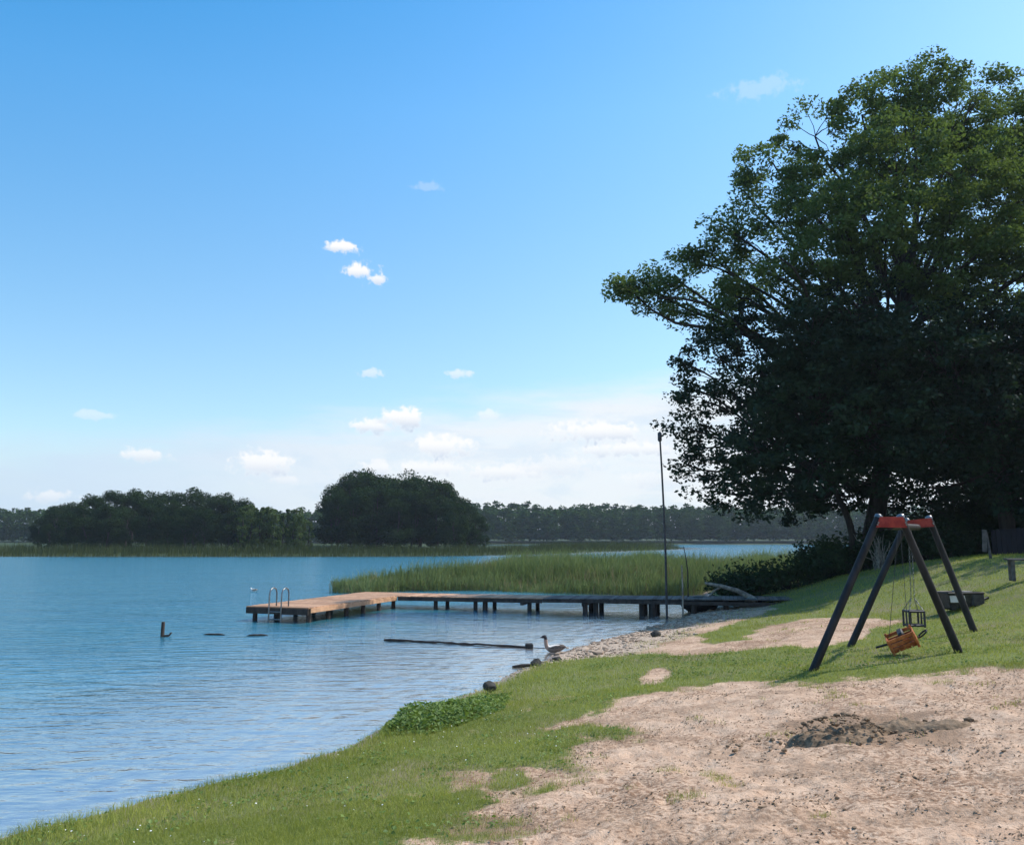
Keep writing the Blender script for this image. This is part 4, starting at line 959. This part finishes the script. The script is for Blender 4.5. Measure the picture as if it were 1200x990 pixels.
def stone(name, label, px, py, size, seed, mat, cat='stone', rot=0.0, sink=.3):
    p = ground_at(px, py); mb = MB(); rock(mb, (0, 0, size[2] * (1 - sink)), size, seed, 3, .35, rot); o = mb.build(name, mat); o.location = p; return tag(o, label, cat)
stone('stone', 'black rounded stone at the grass edge beside the leafy weeds', 573, 811, (.13, .11, .12), 1, M['stone_dark'])
stone('stone', 'dark humped stone on the waterline just below the goose', 628, 781, (.13, .10, .11), 2, M['stone_dark'])
stone('stone', 'small dark stone alone on the gravel beach in front of the dock', 768, 746, (.15, .12, .10), 3, M['stone_dark'])
stone('stone', 'flat dark stone on the waterline to the right of the goose', 653, 774, (.12, .08, .05), 4, M['stone_dark'])
p = at_z(612, 782, 0); mb = MB(); tube(mb, [(-.22, 0, .02), (0, .02, .035), (.24, .02, .05)], [.02, .04, .03], 8); o = mb.build('driftwood_stick', M['post_wood']); o.location = (p[0], p[1], max(p[2], Hs(p[0], p[1]))); tag(o, 'dark flat stick washed up beside the humped stone', 'stick')
def ground_debris(name, label, px, py, pts, r, mat, cat):
    p = ground_at(px, py); mb = MB(); tube(mb, pts, r, 7); o = mb.build(name, mat); o.location = p; return tag(o, label, cat)

# ------------------------------------------------------------------ heap of dug earth in the sand
def build_mound():
    c = ground_at(1000, 862); R = 0.95; n = 110; xs = np.linspace(-1.0, 1.45, 190); ys = np.linspace(-.42, .55, 80); X, Y = np.meshgrid(xs, ys, indexing='ij')
    main = np.exp(-((X + .18) / .42) ** 4 - ((Y - .02) / .23) ** 2) * .085 + np.exp(-((X - .45) / .40) ** 2 - ((Y - .14) / .15) ** 2) * .06 + np.exp(-((X - .95) / .30) ** 2 - ((Y + .02) / .14) ** 2) * .045
    base_h = H(X + c[0], Y + c[1]) - c[2]
    rough = .10 * fbm(X * 5, Y * 7, 5, 4) + .07 * fbm(X * 16, Y * 16, 6, 3); Z = base_h + main * (1 + 1.6 * fbm(X * 4, Y * 4, 8, 3)) + rough * smooth(.01, .07, main) - .06 * (1 - smooth(.005, .035, main)) - .0
    v = np.stack([X, Y, Z], -1).reshape(-1, 3); na = len(ys); i = np.arange(len(xs) - 1)[:, None] * na; j = np.arange(na - 1)[None]
    q = np.stack([i + j, i + na + j, i + na + j + 1, i + j + 1], -1).reshape(-1, 4); mb = MB(); mb.add(v, quads=q, smooth_=True); g = np.random.default_rng(5)
    for k in range(420):
        x, y = g.normal(.15, .55), g.normal(.0, .17); h = float(H(np.array([x + c[0]]), np.array([y + c[1]]))[0] - c[2]); s = .008 + .03 * g.random() ** 3
        bump = float(np.exp(-((x + .18) / .42) ** 4 - ((y - .02) / .23) ** 2) * .2); rock(mb, (x, y, h + bump + s * .3), (s * g.uniform(1, 1.8), s, s * .7), int(g.integers(1e6)), 1, .4, g.uniform(0, 6), g.uniform(-.2, .3))
    o = mb.build('earth_mound', M['soil']); o.location = c; tag(o, 'low heap of dark dug-up earth and clods in the bare sand', 'heap')
build_mound()

# ------------------------------------------------------------------ ground cover
def in_view(x, y, m=0.03):
    f = np.abs(x) < (0.6 + m) * y * 1.05 + 0.4; return f & (y > 2.5)
def grass_field():
    g = np.random.default_rng(21); mb = MB()
    zones = [(3.6, 8.5, 210000, .0042, 1.0), (8.5, 14, 150000, .0065, 1.1), (14, 24, 110000, .011, 1.25), (24, 40, 70000, .02, 1.5)]
    for r0, r1, n, w, hs in zones:
        r = np.sqrt(g.uniform(r0 ** 2, r1 ** 2, n)); a = g.uniform(-.66, .66, n); x = r * np.sin(a); y = r * np.cos(a); h0 = H(x, y); sand, peb = masks(x, y)
        dens = (1 - smooth(.05, .97, sand)) ** 1.3 * (1 - peb) * smooth(.045, .12, h0)
        # a scatter of lone tufts in the sand
        tuft = smooth(.22, .30, fbm(x * 2.2, y * 2.2, 91, 3)) * .55; dens = np.maximum(dens, tuft * (1 - peb) * smooth(.3, .6, h0) * (sand > .5))
        k = g.random(n) < dens; x, y, h0, sand = x[k], y[k], h0[k], sand[k]
        surf = ground_height(x, y, h0, sand)
        l = fbm(x * 1.1, y * 1.1, 95, 3); hgt = (.032 + .035 * g.random(len(x)) + .05 * np.maximum(l, 0)) * hs * (1 + .7 * smooth(.25, .08, h0))
        tint = np.clip(g.uniform(0, .75, len(x)) + 1.1 * fbm(x * .8, y * .8, 97, 4) + .15, 0, 1)
        blades(mb, x, y, surf - .006, hgt, np.full(len(x), w), int(r0 * 10), .45, 2, (0, 0), tint)
    o = mb.build('grass', M['grass']); tag(o, kind='stuff')
def ground_height(x, y, h, sand):
    R = np.hypot(x, y); near = smooth(45, 20, R); rough = 0.10 * fbm(x * 0.6, y * 0.6, 51, 3) + 0.03 * fbm(x * 2.5, y * 2.5, 53, 3)
    foot = 0.055 * fbm(x * 5.5, y * 7.0, 61, 3) + 0.085 * np.minimum(fbm(x * 4.2, y * 5.0, 67, 2) + 0.10, 0) + 0.022 * fbm(x * 17, y * 17, 69, 2)
    return h + near * smooth(0.1, 0.6, h) * (rough + foot * sand)
grass_field()

def weeds():
    g = np.random.default_rng(33); poly = W2([(447, 862), (452, 846), (490, 836), (530, 826), (560, 818), (600, 812), (590, 832), (540, 850), (500, 862)]); x, y, sd = scatter(poly, 9000, 34)
    h0 = H(x, y); keep = h0 > -.02; x, y, sd, h0 = x[keep], y[keep], sd[keep], h0[keep]
    lowx = smooth(-0.2, -1.6, x); top = (.05 + .11 * lowx) * smooth(0, .35, sd) * (1 + 1.5 * fbm(x * 3.3, y * 3.3, 35, 3)) + .03; mb = MB(); t = g.random(len(x)) ** .6
    pts = np.stack([x, y, np.maximum(h0, 0) + top * t], -1); tt = np.clip(.3 + .6 * g.random(len(x)) + .5 * fbm(x * 4, y * 4, 36, 2), 0, 1)
    half = g.random(len(pts)) < .5; leaves(mb, pts[half], .07, 1.0, .7, tint=tt[half], seed=37); leaves(mb, pts[~half], .042, .8, .6, tint=tt[~half], seed=39); blades(mb, x[::4], y[::4], np.maximum(h0[::4], 0) - .02, top[::4], np.full(len(x[::4]), .008), 38, .2)
    o = mb.build('weed_patch', M['weed']); tag(o, 'clump of taller leafy green weeds on the bank at the water edge', 'weeds')
weeds()

def litter():
    g = np.random.default_rng(41); mb = MB(); n = 42000; r = np.sqrt(g.uniform(3.8 ** 2, 15 ** 2, n)); a = g.uniform(-.3, .66, n); x = r * np.sin(a); y = r * np.cos(a); h0 = H(x, y); s, p = masks(x, y)
    d = smooth(-.05, .2, fbm(x * 1.4, y * 2.2, 43, 4)); k = (s > .6) & (g.random(n) < .10 + .8 * d); x, y, h0, s = x[k], y[k], h0[k], s[k]
    z = ground_height(x, y, h0, s); leaves(mb, np.stack([x, y, z + .006], -1), .026, 1.5, .55, seed=44); o = mb.build('leaf_litter', M['litter']); tag(o, kind='stuff')
    mb = MB(); n = 420
    r = np.sqrt(g.uniform(3.8 ** 2, 14 ** 2, n)); a = g.uniform(-.2, .66, n); x = r * np.sin(a); y = r * np.cos(a); h0 = H(x, y); s, p = masks(x, y); d = fbm(x * 1.4, y * 2.2, 43, 4); k = (s > .6) & (d > .0); x, y, h0, s = x[k], y[k], h0[k], s[k]; z = ground_height(x, y, h0, s)
    for i in range(len(x)):
        q = g.uniform(.006, .022); rock(mb, (x[i], y[i], z[i] + q * .2), (q * g.uniform(1, 2.2), q, q * .6), int(g.integers(1e6)), 1, .4, g.uniform(0, 6), g.uniform(-.3, .2))
    o = mb.build('soil_crumbs', M['soil']); tag(o, kind='stuff')
M['litter'] = mat_leaf('litter', (.11, .070, .045), (.32, .22, .14), .1)
litter()

def pebbles():
    g = np.random.default_rng(51); mb = MB(); bx = [p[0] for p in beach]; by = [p[1] for p in beach]; n = 26000; x = g.uniform(min(bx), max(bx), n); y = g.uniform(min(by), max(by), n); h0 = H(x, y); s, p = masks(x, y)
    k = (p > .5) & (h0 > -.12) & (h0 < .62) & in_view(x, y); x, y, h0 = x[k], y[k], h0[k]
    bm = bmesh.new(); bmesh.ops.create_icosphere(bm, subdivisions=1, radius=1); bm.verts.index_update(); V = np.array([v.co for v in bm.verts]); Fc = np.array([[v.index for v in f.verts] for f in bm.faces]); bm.free()
    m = len(x); sz = np.exp(g.normal(math.log(.016), .6, m)); sc = np.stack([sz * g.uniform(.9, 1.6, m), sz, sz * .55], -1); th = g.uniform(0, 6.28, m); c, s_ = np.cos(th), np.sin(th)
    vv = V[None] * (1 + .18 * g.normal(size=(m, len(V), 1))) * sc[:, None]; vx = vv[..., 0] * c[:, None] - vv[..., 1] * s_[:, None]; vy = vv[..., 0] * s_[:, None] + vv[..., 1] * c[:, None]
    vv = np.stack([vx + x[:, None], vy + y[:, None], vv[..., 2] + (h0 + sz * .15)[:, None]], -1); t = (Fc[None] + (np.arange(m) * len(V))[:, None, None]).reshape(-1, 3)
    mb.add(vv.reshape(-1, 3), tris=t, tint=np.repeat(g.uniform(-.5, .5, m), len(Fc))); o = mb.build('pebbles', M['pebble']); tag(o, kind='stuff')
pebbles()

def lawn_herbs():
    g = np.random.default_rng(71); mb = MB(); n = 60000; r = np.sqrt(g.uniform(3.8 ** 2, 20 ** 2, n)); a = g.uniform(-.64, .64, n); x = r * np.sin(a); y = r * np.cos(a); h0 = H(x, y); s, p = masks(x, y)
    c = fbm(x * 1.7, y * 1.7, 72, 4); k = (s < .5) & (p < .3) & (h0 > .05) & (g.random(n) < smooth(-.02, .16, c)); x, y, h0, s, c = x[k], y[k], h0[k], s[k], c[k]
    z = ground_height(x, y, h0, s) + g.uniform(.01, .055, len(x)); leaves(mb, np.stack([x, y, z], -1), .038, 1.6, .75, tint=np.clip(g.uniform(0, .6, len(x)) + c, 0, 1), seed=73); o = mb.build('clover', M['weed']); tag(o, kind='stuff')
    mb = MB(); n = 26000; r = np.sqrt(g.uniform(3.8 ** 2, 16 ** 2, n)); a = g.uniform(-.64, .64, n); x = r * np.sin(a); y = r * np.cos(a); h0 = H(x, y); s, p = masks(x, y)
    d = smooth(.0, .2, fbm(x * .9, y * .9, 74, 4)) + smooth(.1, .4, s) * smooth(.95, .6, s); k = (s < .95) & (p < .3) & (h0 > .04) & (g.random(n) < .12 + .8 * d); x, y, h0, s = x[k], y[k], h0[k], s[k]
    blades(mb, x, y, ground_height(x, y, h0, s) - .004, g.uniform(.03, .10, len(x)), np.full(len(x), .005), 75, .6); o = mb.build('dry_grass', M['dry']); tag(o, kind='stuff')
lawn_herbs()

def daisies():
    g = np.random.default_rng(61); mb = MB(); n = 420; r = np.sqrt(g.uniform(4 ** 2, 13 ** 2, n)); a = g.uniform(-.62, .1, n); x = r * np.sin(a); y = r * np.cos(a); h0 = H(x, y); s, p = masks(x, y)
    k = (s < .25) & (p < .2) & (h0 > .12) & (fbm(x, y, 62, 2) > .02); x, y, h0, s = x[k], y[k], h0[k], s[k]; z = ground_height(x, y, h0, s) + g.uniform(.03, .07, len(x)); leaves(mb, np.stack([x, y, z], -1), .016, 2.0, .9, seed=63)
    o = mb.build('daisies', M['white']); tag(o, kind='stuff')
daisies()

# ------------------------------------------------------------------ the grove goes on to the right outside the picture
off = [(26.5, 30, 0, 1.05), (31, 24, 1.5, 1.0), (24, 41, 2.2, 1.05), (32, 36, 4.0, 1.1)]
src = bpy.data.objects['maple_tree']
for i, (x, y, a, s) in enumerate(off):
    copy_tree(src, (x, y, Hs(x, y)), a, s, 'one of the broad dark trees continuing the grove beyond the right edge', 'trees of the grove outside the photo')
